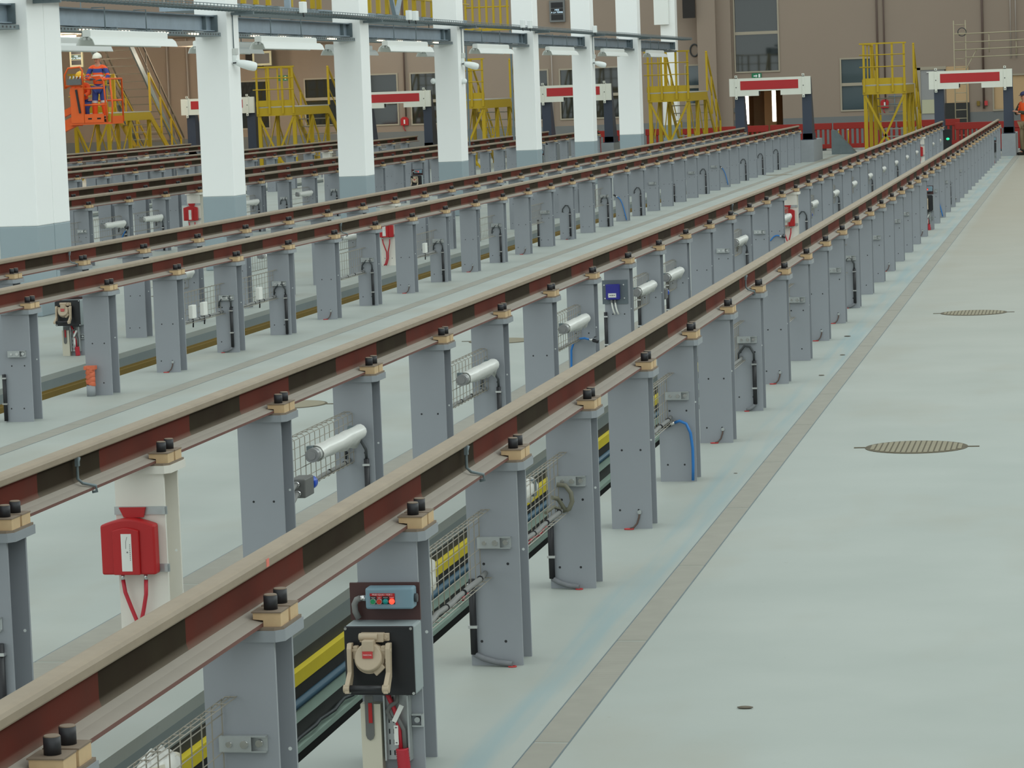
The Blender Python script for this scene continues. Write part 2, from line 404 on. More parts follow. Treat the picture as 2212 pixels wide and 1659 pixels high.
# loose cables lying along the channel of the near pit
a = PITS[0][0]
for j, (h, mt, lab) in enumerate(((-0.46, 'cable_grey', 'upper grey cable along the pit wall under the nearest rail'), (-0.485, 'cable_dark', 'dark cable lying along the pit ledge under the nearest rail'), (-0.47, 'red_cable', 'red cable sagging along the pit ledge behind the nearest posts'))):
    y_0, y_1 = ((9.0, 11.4), (12.0, 14.8), (16.0, 19.0))[j]
    pts = [(a+0.03+0.012*j+0.008*math.sin(q*1.9+j), y_0+(y_1-y_0)*q/24, -0.492+0.012*j+0.012*abs(math.sin(q*0.8+j*2))) for q in range(25)]
    tag(MB().tube(pts, 0.009, 8).build('pit_cable', mt), lab, 'cable')

# far wall with a grey dado band, openings left out
WY = 99.0
def wall_with_holes(name, x0, x1, z0, z1, holes, mt):
    b = MB(); xs = sorted({x0, x1}|{h[0] for h in holes}|{h[1] for h in holes}); zs = sorted({z0, z1, 1.0}|{h[2] for h in holes}|{h[3] for h in holes})
    for xa, xb in zip(xs, xs[1:]):
        for za, zb in zip(zs, zs[1:]):
            xm, zm = (xa+xb)/2, (za+zb)/2
            if any(h[0] < xm < h[1] and h[2] < zm < h[3] for h in holes): continue
            b.box(xa, xb, WY, WY+0.25, za, zb, 1 if zm < 1.0 else 0)
    return struct(b.build(name, mt))
WIN = [  # x0,x1,z0,z1, split z list, glass
 (-9.08, -7.68, 2.59, 4.95, [3.84], 'glass'), (-5.62, -4.68, 1.21, 2.86, [2.04], 'glass_blue'),
 (-13.95, -12.95, 1.25, 2.88, [2.0], 'glass'), (-14.98, -14.40, 1.25, 2.86, [2.0], 'glass'), (-15.86, -15.43, 1.25, 2.87, [2.0], 'glass'),
 (-21.75, -20.60, 1.27, 2.93, [2.0], 'glass'), (-20.09, -19.2, 1.25, 2.92, [2.0], 'glass'),
 (-26.3, -25.1, 1.3, 2.86, [2.1], 'glass'), (-23.78, -22.4, 1.33, 2.86, [2.2], 'glass'), (-10.75, -10.3, 1.6, 2.84, [2.15], 'glass_blue'),
 (-0.69, 0.6, 1.06, 2.14, [], 'glass')]
OPEN = (-8.98, -7.58, 0.0, 2.25)
wall_with_holes('wall_back', X0, X1, 0, 10.0, [w_[:4] for w_ in WIN]+[OPEN], ['wall', 'wall_band'])
for i, (x0, x1, z0, z1, sp_, gl) in enumerate(WIN):
    r = thing('window_%d' % (i+1), '', ''); del r['label']; del r['category']; struct(r); r.location = (0, WY, 0)
    f = MB(); t = 0.05
    f.box(x0-t, x1+t, -0.03, 0.06, z1, z1+t); f.box(x0-t, x1+t, -0.03, 0.06, z0-t, z0); f.box(x0-t, x0, -0.03, 0.06, z0, z1); f.box(x1, x1+t, -0.03, 0.06, z0, z1)
    for z in sp_: f.box(x0, x1, -0.02, 0.06, z-0.05, z+0.05)
    f.build('window_frame', 'frame', r)
    zz = [z0]+[q for z in sp_ for q in (z-0.05, z+0.05)]+[z1]
    for za, zb in zip(zz[::2], zz[1::2]): MB().box(x0, x1, 0.03, 0.045, za, zb).build('pane', gl if i != 10 else 'beige_panel', r)
# sills under the two office windows
for x0, x1 in ((-21.6, -20.62), (-20.05, -19.5)):
    pass
# corridor opening behind the buffer: lit room
b = MB(); x0, x1, z0, z1 = OPEN
b.box(x0-0.1, x0, WY+0.25, WY+4, 0, z1+0.1, 0); b.box(x1, x1+0.1, WY+0.25, WY+4, 0, z1+0.1, 0); b.box(x0-0.1, x1+0.1, WY+4, WY+4.1, 0, z1+0.1, 0)
b.box(x0, x1, WY+0.25, WY+4, z1, z1+0.1, 0); b.box(x0, x1, WY, WY+4, -0.05, 0, 0)
struct(b.build('door_1', 'beige_panel'))
struct(MB().box(-10.27, -9.66, 98.4, 99, 0, 10).build('trim_6', 'wall')); struct(MB().box(-9.66, -9.2, 98.75, 99, 0, 10).build('trim_7', 'wall'))
struct(MB().box(X0-0.2, X0, Y0, WY+.25, 0, 10).build('wall_left', 'wall')); struct(MB().box(X1, X1+0.2, Y0, WY+.25, 0, 10.0).build('wall_right', 'wall'))
for x, z_, r_, mt, lab in ((-8.88, 0.86, 0.045, 'tube_glow', 'tall glowing tube lamp at the left of the corridor doorway'), (-7.97, 0.92, 0.05, 'tube_glow', 'tall glowing tube lamp at the right of the corridor doorway')):
    t = thing('tube_light', lab, 'lamp', (x, WY+1.0, 0)); MB().cyl((0, 0, z_), (0, 0, 1.95), r_, 12).build('tube', mt, t); MB().box(-0.07, 0.07, 0.03, 0.08, z_-0.03, 2.0).build('fixture', 'white', t)
tag(MB().box(-8.45, -8.05, WY+2.5, WY+2.56, 0, 2.1).build('corridor_door_leaf', 'beige_panel'), 'beige door leaf inside the lit corridor opening', 'door')
# door and panels right of the far platform
t = thing('door_2', '', ''); del t['label']; del t['category']; struct(t); t.location = (0, WY-0.03, 0)
MB().box(-3.05, -2.28, -0.01, 0.03, 0, 2.42).build('door_leaf', 'door_grey', t); f = MB(); f.box(-3.27, -3.05, -0.04, 0.03, 0, 2.5); f.box(-3.27, -2.22, -0.04, 0.03, 2.42, 2.52); f.build('door_frame', 'frame', t)
MB().box(-2.85, -2.7, -0.05, -0.01, 2.32, 2.36).build('door_closer', 'chrome', t)
tag(MB().box(-2.22, -1.5, WY-0.05, WY, 1.32, 2.5).build('wall_panel', 'beige_panel'), 'beige upper panel of the shutter behind the scaffold ladder', 'panel')
tag(MB().box(-2.28, -1.48, WY-0.06, WY, 0, 1.32).build('wall_panel', 'pit_dark'), 'dark lower panel behind the scaffold ladder', 'panel')
tag(MB().box(-3.02, -2.6, WY-0.07, WY-0.045, 1.0, 1.45).build('notice_board', 'foam'), 'pale notice board on the grey door behind the far buffer', 'notice')

# ------------------------------------------------------------------ rails
prof = [(-0.075, 0), (0.075, 0), (0.075, 0.0115), (0.036, 0.021), (0.014, 0.032), (0.00825, 0.05), (0.00825, 0.118), (0.013, 0.128), (0.034, 0.1345), (0.0362, 0.139), (0.0362, 0.158), (0.031, 0.1675), (0.019, 0.1715),
        (-0.019, 0.1715), (-0.031, 0.1675), (-0.0362, 0.158), (-0.0362, 0.139), (-0.034, 0.1345), (-0.013, 0.128), (-0.00825, 0.118), (-0.00825, 0.05), (-0.014, 0.032), (-0.036, 0.021), (-0.075, 0.0115)]
pm = [3, 3, 2, 2, 0, 0, 0, 1, 1, 1, 1, 1, 1, 1, 1, 1, 1, 1, 0, 0, 0, 2, 2, 3]
RLZ = 0.845
for R, x, y0, n, num, (ya, yb) in RAILS:
    r = thing('rail', 'dusty brown rail on grey posts, %s rail from the right' % num, 'rail', (x-0.088, y0, RLZ), 'rails on posts')
    mb = MB().prism(prof, 'y', ya-y0, yb-y0, 1, pm); mb.build('rail_bar', ['rail_web', 'rail_dust', 'rail_foot', 'rail_edge'], r)
    # bent rod clamps hanging from the head to the foot
    for yq in ({'A': [11.25, 20.9], 'L': [11.05, 33.0], 'BR': [31.0, 60.3], 'BL': [26.6]}.get(R, [])):
        c = MB().tube([(0.04, yq-y0-0.03, 0.135), (0.03, yq-y0-0.03, 0.10), (0.03, yq-y0-0.03, 0.05), (0.045, yq-y0-0.02, 0.032), (0.085, yq-y0+0.02, 0.016), (0.088, yq-y0+0.02, -0.006), (0.07, yq-y0+0.02, -0.008)], 0.006, 8)
        c.box(0.024, 0.038, yq-y0-0.04, yq-y0-0.02, 0.10, 0.135); c.build('bent_clamp', 'galv_dark', r)
# small orange paint mark on the nearest rail head
M['pink'] = mat('orange_mark', srgb(226, 120, 104), 0.6)
rt = [o for o in bpy.data.objects if o.get('label', '').endswith('first rail from the right')][0]
MB().box(0.0363, 0.0368, 8.33-6.377, 8.36-6.377, 0.138, 0.162).build('paint_mark', 'pink', rt)

# ------------------------------------------------------------------ posts
def make_post(mt, plate, label):
    p = thing('rail_post', label, 'post')
    b = MB(); x0, x1 = -0.195, 0.019
    b.box(x0, x1, -0.1025, -0.0885, 0, 0.803); b.box(x0, x1, 0.0865, 0.1005, 0, 0.803); b.box(-0.0925, -0.0835, -0.0885, 0.0865, 0, 0.803)
    for hx, hz in ((-0.15, 0.10), (-0.05, 0.10), (-0.13, 0.42), (-0.03, 0.42)):
        b.cyl((hx, -0.1030, hz), (hx, -0.1024, hz), 0.006, 8, 1)
    b.cyl((0.0, 0.0858, 0.45), (0.0, 0.0864, 0.45), 0.006, 8, 2)
    b.build('steel_column', [mt, 'black', 'white'], p)
    c = MB(); poly = [(-0.225, -0.115), (0.028, -0.115), (0.05, -0.09), (0.05, 0.115), (-0.225, 0.115)]
    c.prism(poly, 'z', 0.803, 0.836, 0); c.prism([(-0.21, -0.112), (0.024, -0.112), (0.046, -0.088), (0.046, 0.108), (-0.21, 0.108)], 'z', 0.8361, 0.845, 1)
    c.build('cap_plate', [plate, 'clip_plate'], p)
    for yy in (-0.0525, 0.0525):
        k = MB(); pr = [(-0.012, 0.845), (0.040, 0.845), (0.040, 0.884), (-0.042, 0.884), (-0.042, 0.866), (-0.012, 0.863)]
        k.prism(pr, 'y', yy-0.043, yy+0.043, 0); k.box(-0.046, 0.042, yy-0.046, yy+0.044, 0.8841, 0.888, 1)
        ko = k.build('rail_clip', ['clip', 'clip_plate'], p)
        q = MB().cyl((0, yy, 0.888), (0, yy, 0.929), 0.020, 20); q.cyl((0, yy, 0.929), (0, yy, 0.932), 0.020, 20, 1, 0.0175)
        q.build('bolt_cap', ['cap', 'clip_plate'], ko)
    return p
proto = make_post('post', 'plate', 'x'); proto_w = make_post('white_post', 'white_post', 'x')
WHITE = {('L', 1), ('L', 16), ('L', 33), ('CR', 3), ('BL', 8), ('ER', 3), ('DR', 11)}
used = {0: False, 1: False}
for R, x, y0, n, num, _ in RAILS:
    g = 'posts under the %s rail from the right' % num
    for k in range(n):
        wh = (R, k) in WHITE; src = proto_w if wh else proto
        lab = '%s steel post, %s from the camera under the %s rail from the right' % ('white' if wh else 'grey', ordw(k+1), num)
        loc = (x, yc(R, k), 0)
        if not used[wh]:
            used[wh] = True; kids(src); [kids(c) for c in kids(src)]
            src.location = loc; src['label'] = lab; src['group'] = g
        else: dup(src, loc, lab, 'post', g)
def where(R, k): return 'the %s post of the %s' % (ordw(k+1), RN[R]+' rail from the right' if R != 'A' else 'rightmost rail')

# ------------------------------------------------------------------ things fixed on the posts
def bracket(R, k):
    t = thing('strut_bracket', 'zinc channel bracket on '+where(R, k), 'bracket', (RX[R], yc(R, k)-0.1025, 0), 'channel brackets on posts')
    b = MB(); b.box(-0.15, -0.012, -0.004, -0.0006, 0.486, 0.534); b.box(-0.15, -0.012, -0.024, -0.004, 0.530, 0.534); b.box(-0.15, -0.012, -0.024, -0.004, 0.486, 0.490)
    b.box(-0.15, -0.055, -0.026, -0.024, 0.488, 0.532); b.build('channel', 'zinc', t)
    pieces('bolt', 'chrome', t, [MB().cyl((-0.075, -0.0262, 0.51), (-0.075, -0.032, 0.51), 0.012, 14), MB().cyl((-0.12, -0.0262, 0.51), (-0.12, -0.032, 0.51), 0.009, 14), MB().cyl((-0.035, -0.0041, 0.51), (-0.035, -0.016, 0.51), 0.011, 14)])
def basket(R, k, flip=False, full=True):
    y1 = yc(R, k)-0.108; y0 = yc(R, k-1)+0.115
    xw = RX[R]-0.142 if not flip else RX[R]-0.09
    t = thing('wire_basket', 'wire cable basket ending at '+where(R, k), 'cable basket', (xw, 0, 0), 'wire cable baskets')
    r = 0.0021; b = MB(); d = 0.045*(-1 if flip else 1); n = 4
    for z in ((0.375, 0.43, 0.485, 0.54, 0.595, 0.637) if full else (0.375, 0.46, 0.55, 0.637)): b.tube([(0, y0, z), (0, y1, z)], r, n)
    for dx, z in ((d*0.6, 0.645), (d, 0.645), (d*0.6, 0.365), (d, 0.365)): b.tube([(dx, y0, z), (dx, y1, z)], r, n)
    step = 0.1; y = y0+0.02
    while y < y1:
        b.tube([(d, y, 0.645), (d*0.25, y, 0.645), (0, y, 0.632), (0, y, 0.378), (d*0.25, y, 0.365), (d, y, 0.365)], r, n); y += step
    b.build('wire_mesh', 'wire', t)
    return xw, y0, y1
def tray_cable(R, k, xw, y0, y1, flip=False):
    dx = 0.022*(-1 if flip else 1)
    t = thing('cable_bundle', 'grey cables lying in basket before '+where(R, k), 'cable', (xw+dx, 0, 0))
    b = MB(); n = 14
    b.tube([(0.004*math.sin(i*1.7), y0+(y1-y0)*i/n, 0.381+0.003*math.sin(i*2.3)) for i in range(n+1)], 0.011, 8)
    b.tube([(-0.012+0.004*math.cos(i*1.3), y0+(y1-y0)*i/n, 0.376) for i in range(n+1)], 0.006, 6); b.build('cables', 'cable_grey', t)
    if k < 7: pieces('cable_tie', 'black', t, [MB().tube([(0, y0+(y1-y0)*(i+.6)/5, 0.381), (0, y0+(y1-y0)*(i+.6)/5+0.008, 0.381)], 0.0135, 8) for i in range(5)])
def lamp(R, k, back=False, off=0.0, detail=True):
    x = RX[R]-0.045 if not back else RX[R]-0.205
    y1 = yc(R, k)-0.14-off; y0 = y1-1.02; z = 0.54
    t = thing('tube_lamp', 'plastic-wrapped tube lamp ending at '+where(R, k), 'lamp', (x, y0, z), 'wrapped tube lamps')
    L = y1-y0; r = 0.036
    MB().cyl((0, 0.03, 0), (0, L-0.03, 0), r*0.9, 16).build('tube', 'tube_glass', t)
    pieces('end_cap', 'lamp_cap', t, [MB().cyl((0, 0, 0), (0, 0.05, 0), r, 18).cyl((0, -0.006, 0), (0, 0, 0), r*0.6, 14), MB().cyl((0, L-0.05, 0), (0, L, 0), r, 18)])
    s = -1 if not back else 1
    pieces('mounting_bracket', 'galv_dark', t, [MB().box(min(s*0.0424, s*0.012), max(s*0.0424, s*0.012), yy, yy+0.04, -0.035, 0.04) for yy in (0.06, L-0.1)])
    wv = MB(); n = 14; seg = 18; rnd = random.Random(hash((R, k)) % 1000); vs = []
    for i in range(seg+1):
        for j in range(n):
            a = 2*PI*j/n; rr = r*1.05+rnd.uniform(0, 0.006)
            dz = 0
            if 4 < i and -2.2 < math.atan2(math.sin(a), math.cos(a)) < -0.9: dz = -rnd.uniform(0.0, 0.045)*(i/seg)
            vs.append((math.cos(a)*rr, 0.09+(L-0.10)*i/seg, math.sin(a)*rr+dz))
    fs = [(i*n+j, i*n+(j+1) % n, (i+1)*n+(j+1) % n, (i+1)*n+j) for i in range(seg) for j in range(n)]
    wv.add(vs, fs, 0, True); wv.build('plastic_wrap', 'plastic_wrap', t)
def knob_box(R, k):
    y = yc(R, k)-1.42
    t = thing('junction_box', 'grey isolator box, blue knob, before '+where(R, k), 'junction box', (RX[R]-0.055, y, 0.41))
    MB().box(-0.04, 0.04, 0, 0.17, -0.05, 0.045).build('box_body', 'grey_box', t, bevel=0.006)
    MB().cyl((0.01, 0.17, 0.0), (0.01, 0.235, 0.0), 0.034, 18).build('knob', 'blue_knob', t)
    pieces('cable_gland', 'chrome', t, [MB().cyl((0.0, 0, 0.02), (0.0, -0.035, 0.02), 0.017, 12), MB().cyl((0.005, 0, -0.025), (0.005, -0.035, -0.025), 0.017, 12)])
    pieces('supply_cable', 'cable_grey', t, [MB().tube([(0, -0.035, 0.02), (0, -0.12, 0.0), (-0.01, -0.18, -0.04), (-0.03, -0.2, -0.12)], 0.010, 8), MB().tube([(0.005, -0.035, -0.025), (0.0, -0.11, -0.06), (-0.02, -0.17, -0.1), (-0.035, -0.19, -0.2)], 0.012, 8)])
def conduit(R, k, x=-0.178, top=0.345, foot=None, arc=False, front=True):
    yf = yc(R, k)-0.1025
    t = thing('cable_conduit', 'black cable conduit strapped to '+where(R, k), 'conduit', (RX[R], yf, 0), 'black conduits on posts')
    bot = 0.05 if foot else 0.01
    MB().cyl((x, -0.016, bot), (x, -0.016, top), 0.0145, 12).build('pipe', 'black', t)
    pieces('strap', 'chrome', t, [MB().box(x-0.019, x+0.019, -0.032, -0.0006, z, z+0.012) for z in (bot+(top-bot)*0.35, bot+(top-bot)*0.9)])
    if foot:
        dx = foot
        MB().tube([(x, -0.017, bot+0.002), (x+dx*0.25, -0.019, 0.032), (x+dx*0.6, -0.025, 0.018), (x+dx, -0.035, 0.012)], 0.012, 10).build('flexible_sleeve', 'conduit_grey', t)
        MB().tube([(x+dx+0.016*math.cos(i*PI/5), -0.036+0.012*math.sin(i*PI/5), 0.003) for i in range(11)], 0.003, 6).build('sealing_ring', 'red_tag', t)
    if arc:
        xa = x-0.11 if x > -0.1 else x+0.1
        MB().tube([(x, -0.016, top), (x, -0.018, top+0.05), (x*0.75+xa*0.25, -0.02, top+0.10), (x*0.4+xa*0.6, -0.02, top+0.105), (xa, -0.02, top+0.05), (xa-0.005, -0.018, top+0.0)], 0.008, 8).build('cable_arc', 'cable_dark', t)
def earth(R, k):
    yf = yc(R, k)-0.1025
    t = thing('earth_strap', 'red-tagged earth cable at foot of '+where(R, k), 'earth cable', (RX[R]-0.055, yf, 0), 'earth cables at post feet')
    b = MB().tube([(0.01, -0.006, 0.085), (0.006, -0.008, 0.06), (-0.004, -0.014, 0.03), (-0.022, -0.024, 0.010), (-0.04, -0.03, 0.006)], 0.005, 8); b.build('cable', 'pipe_dark', t)
    MB().cyl((0.01, -0.0006, 0.09), (0.01, -0.012, 0.09), 0.011, 12).build('lug', 'zinc', t)
    MB().tube([(-0.045+0.024*math.cos(i*PI/5), -0.032+0.012*math.sin(i*PI/5), 0.004) for i in range(11)], 0.0035, 6).build('tag_ring', 'red_tag', t)
def hose(R, k, pts, lab):
    t = thing('blue_hose', lab, 'hose', (RX[R], yc(R, k)-0.1025, 0))
    b = MB().tube(pts, 0.0085, 10); b.build('hose_line', 'blue_hose', t)
    p = Vector(pts[0]); d = (p-Vector(pts[1])).normalized()
    MB().cyl(p, p+d*0.03, 0.011, 12).build('coupling', 'chrome', t)
    v = MB(); v.cyl(p+d*0.03, p+d*0.075, 0.014, 12); v.box(p.x+d.x*0.05-0.006, p.x+d.x*0.05+0.006, p.y+d.y*0.05-0.03, p.y+d.y*0.05+0.03, p.z+0.016, p.z+0.022); v.build('valve', 'black', t)

def arcp(x0, z0, x1, z1, h, y=-0.02, n=10):
    return [(x0+(x1-x0)*i/n, y, z0+(z1-z0)*i/n+h*math.sin(PI*i/n)) for i in range(n+1)]
# first rail
for k in (1, 3, 4, 6, 8, 10, 12, 13, 15, 17, 18, 22, 24, 27): bracket('A', k)
for k in (1, 3, 4, 6, 8, 10, 13):
    q = basket('A', k, False, k < 7)
    if k < 9: tray_cable('A', k, *q)
lamp('A', 4, True, off=0.35)
conduit('A', 3, -0.180, 0.36, 0.16); conduit('A', 4, -0.185, 0.33, 0.13); conduit('A', 8, -0.035, 0.36, -0.06, True); conduit('A', 11, -0.18, 0.62); conduit('A', 13, -0.03, 0.40, -0.08, True); conduit('A', 24, -0.12, 0.5); conduit('A', 25, -0.06, 0.4, -0.05, True)
for k in (5, 7, 9, 11, 12, 16, 20, 26): earth('A', k)
hose('A', 6, [(-0.10, -0.02, 0.352), (-0.07, -0.022, 0.362), (-0.03, -0.025, 0.345), (-0.006, -0.028, 0.29), (0.004, -0.03, 0.2), (0.004, -0.03, 0.1), (0.0, -0.028, 0.01)], 'blue hose from the basket down the seventh post of the first rail from the right')
hose('A', 17, arcp(-0.15, 0.36, -0.17, 0.02, 0.02), 'short blue hose on the eighteenth post of the first rail from the right')
hose('A', 21+2, arcp(-0.12, 0.36, -0.02, 0.02, 0.04), 'blue hose on the far grey post beyond the second socket station')
# cable loop at the basket end on the fifth near post
t = thing('cable_loop', 'thick olive cable loop hanging out of the basket at the fifth nearest post', 'cable', (RX['A'], yc('A', 4)-0.14, 0))
M['olive_cable'] = mat('olive_cable', srgb(116, 114, 98), 0.55)
b = MB(); b.tube([(-0.14, -0.02, 0.50), (-0.10, -0.02, 0.495), (-0.075, -0.02, 0.46), (-0.07, -0.02, 0.42), (-0.085, -0.02, 0.385), (-0.115, -0.02, 0.375)], 0.011, 10)
b.tube([(-0.15, -0.10, 0.45), (-0.135, -0.05, 0.44), (-0.12, -0.03, 0.41), (-0.105, -0.025, 0.38)], 0.010, 10); b.tube([(-0.155, -0.25, 0.40), (-0.14, -0.12, 0.41), (-0.12, -0.05, 0.385)], 0.008, 8)
b.build('loop', 'olive_cable', t)
# plastic wrapped boxes hanging behind the near baskets
for k, yo, lab in ((1, -0.55, 'crumpled clear plastic bag in the basket at the bottom edge'), (3, -0.95, 'beige box wrapped in clear plastic behind the basket of the fourth nearest post')):
    t = thing('wrapped_box', lab, 'wrapped box', (RX['A']-0.2, yc('A', k)+yo, 0.50))
    bb = MB().box(-0.035, 0.035, -0.12, 0.12, -0.06, 0.06); bb.build('box_body', 'trunk', t, bevel=0.012)
    b = MB(); rnd = random.Random(k); b.sphere((0, 0, 0), 0.1, 0, 16, 9, (0.52, 1.5, 0.85))
    b.v = [(x+rnd.uniform(-.005, .005), y+rnd.uniform(-.02, .02), z+rnd.uniform(-.01, .012)) for x, y, z in b.v]; b.build('plastic_film', 'plastic_wrap', t)
# white enclosure behind the basket right of the socket station
tag(MB().box(RX['A']-0.21, RX['A']-0.16, yc('A', 2)+0.14, yc('A', 2)+0.36, 0.40, 0.545).build('enclosure', 'label', bevel=0.008), 'white rounded enclosure in the basket just behind the near socket station', 'enclosure')

# second rail
for k in (3, 5, 7, 9, 10, 13, 16, 18, 20, 22, 24, 26, 28, 30, 32, 36, 38):
    lamp('L', k, off=0.0 if k < 14 else (0.4 if k == 16 else 0.1))
for k in (3, 5, 7, 9, 10, 13, 16, 18, 20, 22, 24, 26, 28, 30, 32, 36, 38):
    q = basket('L', k, True, k < 8)
    if k < 9: tray_cable('L', k, *q, True)
for k in (3, 10, 18): knob_box('L', k)
for k, x in ((3, -0.02), (5, -0.02), (13, -0.03), (17, -0.03), (20, -0.03), (24, -0.03), (28, -0.03)): conduit('L', k, x, 0.39, None, True)
for k, x in ((0, -0.02), (8, -0.19), (9, -0.18), (10, -0.18)): conduit('L', k, x, 0.44)
for k in (0, 12, 14): bracket('L', k)
hose('L', 7, [(-0.02, -0.045, 0.375), (-0.06, -0.04, 0.385), (-0.11, -0.035, 0.38), (-0.15, -0.03, 0.345), (-0.168, -0.03, 0.29), (-0.172, -0.03, 0.15), (-0.172, -0.03, 0.01)], 'blue hose with a tap on the eighth post of the second rail from the right')
hose('L', 15, arcp(-0.03, 0.36, -0.15, 0.3, 0.03), 'blue hose with a tap left of the second white post and red box')

# third rail
for k in (0, 3, 4, 6, 8, 10, 12, 15, 18, 21, 23): bracket('BR', k)
for k in (3, 4, 6, 8, 10, 12, 15):
    q = basket('BR', k, False, k < 5)
    if k < 9: tray_cable('BR', k, *q)
for k, x, top, foot, arc in ((0, -0.19, 0.36, None, False), (3, -0.04, 0.42, -0.09, True), (4, -0.02, 0.40, None, True), (6, -0.03, 0.40, None, True), (8, -0.03, 0.40, None, True), (10, -0.03, 0.40, None, True), (12, -0.19, 0.4, None, False), (13, -0.03, 0.42, -0.06, True), (15, -0.03, 0.40, None, True), (17, -0.03, 0.40, None, True), (20, -0.19, 0.36, None, False), (22, -0.03, 0.42, None, True), (26, -0.03, 0.4, None, True), (28, -0.03, 0.42, None, True), (30, -0.03, 0.42, None, True)):
    conduit('BR', k, x, top, foot, arc)
for k in (2, 5, 7, 9, 11): earth('BR', k)
hose('BR', 16, arcp(-0.16, 0.42, -0.01, 0.02, 0.10), 'blue hose arching down the seventeenth post of the third rail from the right')
hose('BR', 24, arcp(-0.14, 0.42, -0.01, 0.05, 0.08), 'faint blue hose down the twenty-fifth post of the third rail from the right')
# corrugated orange pipe at the foot of the second post
t = thing('corrugated_pipe', 'orange corrugated pipe stub at the foot of a post of the third rail', 'pipe', (RX['BR']-0.14, yc('BR', 1)-0.16, 0))
b = MB(); pts, rr = [], []
for i in range(25): pts.append((0.004*math.sin(i), 0, 0.09+i*0.006)); rr.append(0.034+(0.004 if i % 2 else 0))
b.tube(pts, rr, 16); b.build('pipe_ribs', 'orange_pipe', t)
MB().cyl((0, 0, 0), (0, 0, 0.09), 0.036, 16).build('mortar_foot', 'concrete', t); MB().box(-0.045, 0.045, -0.03, 0.04, 0.215, 0.245).build('rim', 'orange_pipe', t)
# fourth and fifth rail equipment glimpsed between the posts
basket('CR', 0, False, False)
for R, ks in (('BL', (3, 5, 7, 10)), ('CR', (1, 2, 5, 7, 9)), ('DR', (2, 5))):
    for k in ks:
        basket(R, k, True, False); lamp(R, k)
for k in (0, 1, 2, 5, 6, 8): bracket('CR', k); 
for k in (1, 2, 5, 6, 8): conduit('CR', k, -0.03, 0.40, None, True)
hose('CR', 1, arcp(-0.03, 0.42, -0.16, 0.1, 0.05), 'blue hose with a tap on the second post of the fifth rail from the right')
for R, k, dz, lab in (('BR', 3, 0, 'small white junction box in the basket before the fourth post of the third rail'), ('BR', 3, 1, 'second white junction box in the basket before the fourth post of the third rail'), ('BR', 4, 0, 'white junction box in the basket before the fifth post of the third rail'), ('BR', 8, 0, 'white junction box in the basket before the ninth post of the third rail'), ('CR', 0, 0, 'white junction box on the basket beside the near white column')):
    t = thing('junction_box', lab, 'junction box', (RX[R]-0.11, yc(R, k)-0.75-0.35*dz, 0.46))
    MB().box(-0.02, 0.02, -0.06, 0.06, -0.06, 0.06).build('box_body', 'label', t, bevel=0.006)
    MB().tube([(0, 0, -0.06), (0, 0.01, -0.1), (0, 0.0, -0.14)], 0.007, 8).build('cable_tail', 'black', t)

# ---------------------------------------------------------------- red boxes on the white posts
def red_box(R, k, lab):
    t = thing('red_cable_box', lab, 'red box', (RX[R], yc(R, k)-0.1025, 0), 'red boxes on white posts')
    for z in (0.632, 0.39): MB().box(-0.2, 0.03, -0.006, -0.0006, z, z+0.034).box(0.012, 0.024, -0.02, -0.006, z+0.002, z+0.032).build('strut_strap', 'zinc', t)
    MB().prism([(-0.175, 0.664), (-0.06, 0.664), (-0.07, 0.622), (-0.155, 0.622)], 'y', -0.022, -0.008).build('hanger', 'red', t)
    def arch(x0, x1, z0, z1, rise, n=12): return [(x0, z0), (x1, z0)]+[(x1+(x0-x1)*i/n, z1+rise*math.sin(PI*i/n)) for i in range(n+1)]
    b = MB(); b.prism(arch(-0.245, -0.01, 0.388, 0.596, 0.026), 'y', -0.07, -0.008); b.build('cover', 'red', t, bevel=0.008)
    b = MB(); b.prism(arch(-0.19, -0.075, 0.389, 0.575, 0.012), 'y', -0.082, -0.07); b.build('raised_panel', 'red', t, bevel=0.004)
    b = MB().box(-0.152, -0.107, -0.0835, -0.0821, 0.405, 0.562); lb = b.build('label_plate', 'label', t)
    q = MB(); q.cyl((-0.126, -0.0836, 0.485), (-0.126, -0.0842, 0.485), 0.004, 8); q.tube([(-0.125, -0.084, 0.55), (-0.131, -0.084, 0.53), (-0.132, -0.084, 0.50)], 0.001, 4)
    for i in range(9): q.box(-0.1155, -0.1125, -0.0842, -0.0836, 0.45+i*0.008, 0.455+i*0.008)
    q.build('print', 'cable_grey', lb)
    for x in (-0.165, -0.065):
        MB().cyl((x, -0.04, 0.388), (x, -0.04, 0.362), 0.008, 10).build('cable_gland', 'chrome', t)
    c = MB(); c.tube([(-0.165, -0.04, 0.362), (-0.158, -0.04, 0.31), (-0.135, -0.035, 0.24), (-0.118, -0.03, 0.19), (-0.118, -0.026, 0.10), (-0.14, -0.025, 0.03), (-0.16, -0.03, 0.005)], 0.0085, 10); c.build('cable', 'red_cable', t)
    c = MB(); c.tube([(-0.065, -0.04, 0.362), (-0.068, -0.04, 0.30), (-0.082, -0.035, 0.24), (-0.096, -0.03, 0.19), (-0.098, -0.026, 0.10), (-0.12, -0.025, 0.03), (-0.135, -0.03, 0.005)], 0.0085, 10); c.build('cable', 'red_cable', t)
red_box('L', 1, 'large red arched box on the near white post of the second rail')
red_box('L', 16, 'red arched box on the white post halfway along the second rail')
red_box('L', 33, 'small far red box on the last white post of the second rail')
red_box('BL', 8, 'red box half hidden below the third rail on a white post')
red_box('CR', 3, 'red box on the white post between the two nearest white columns')

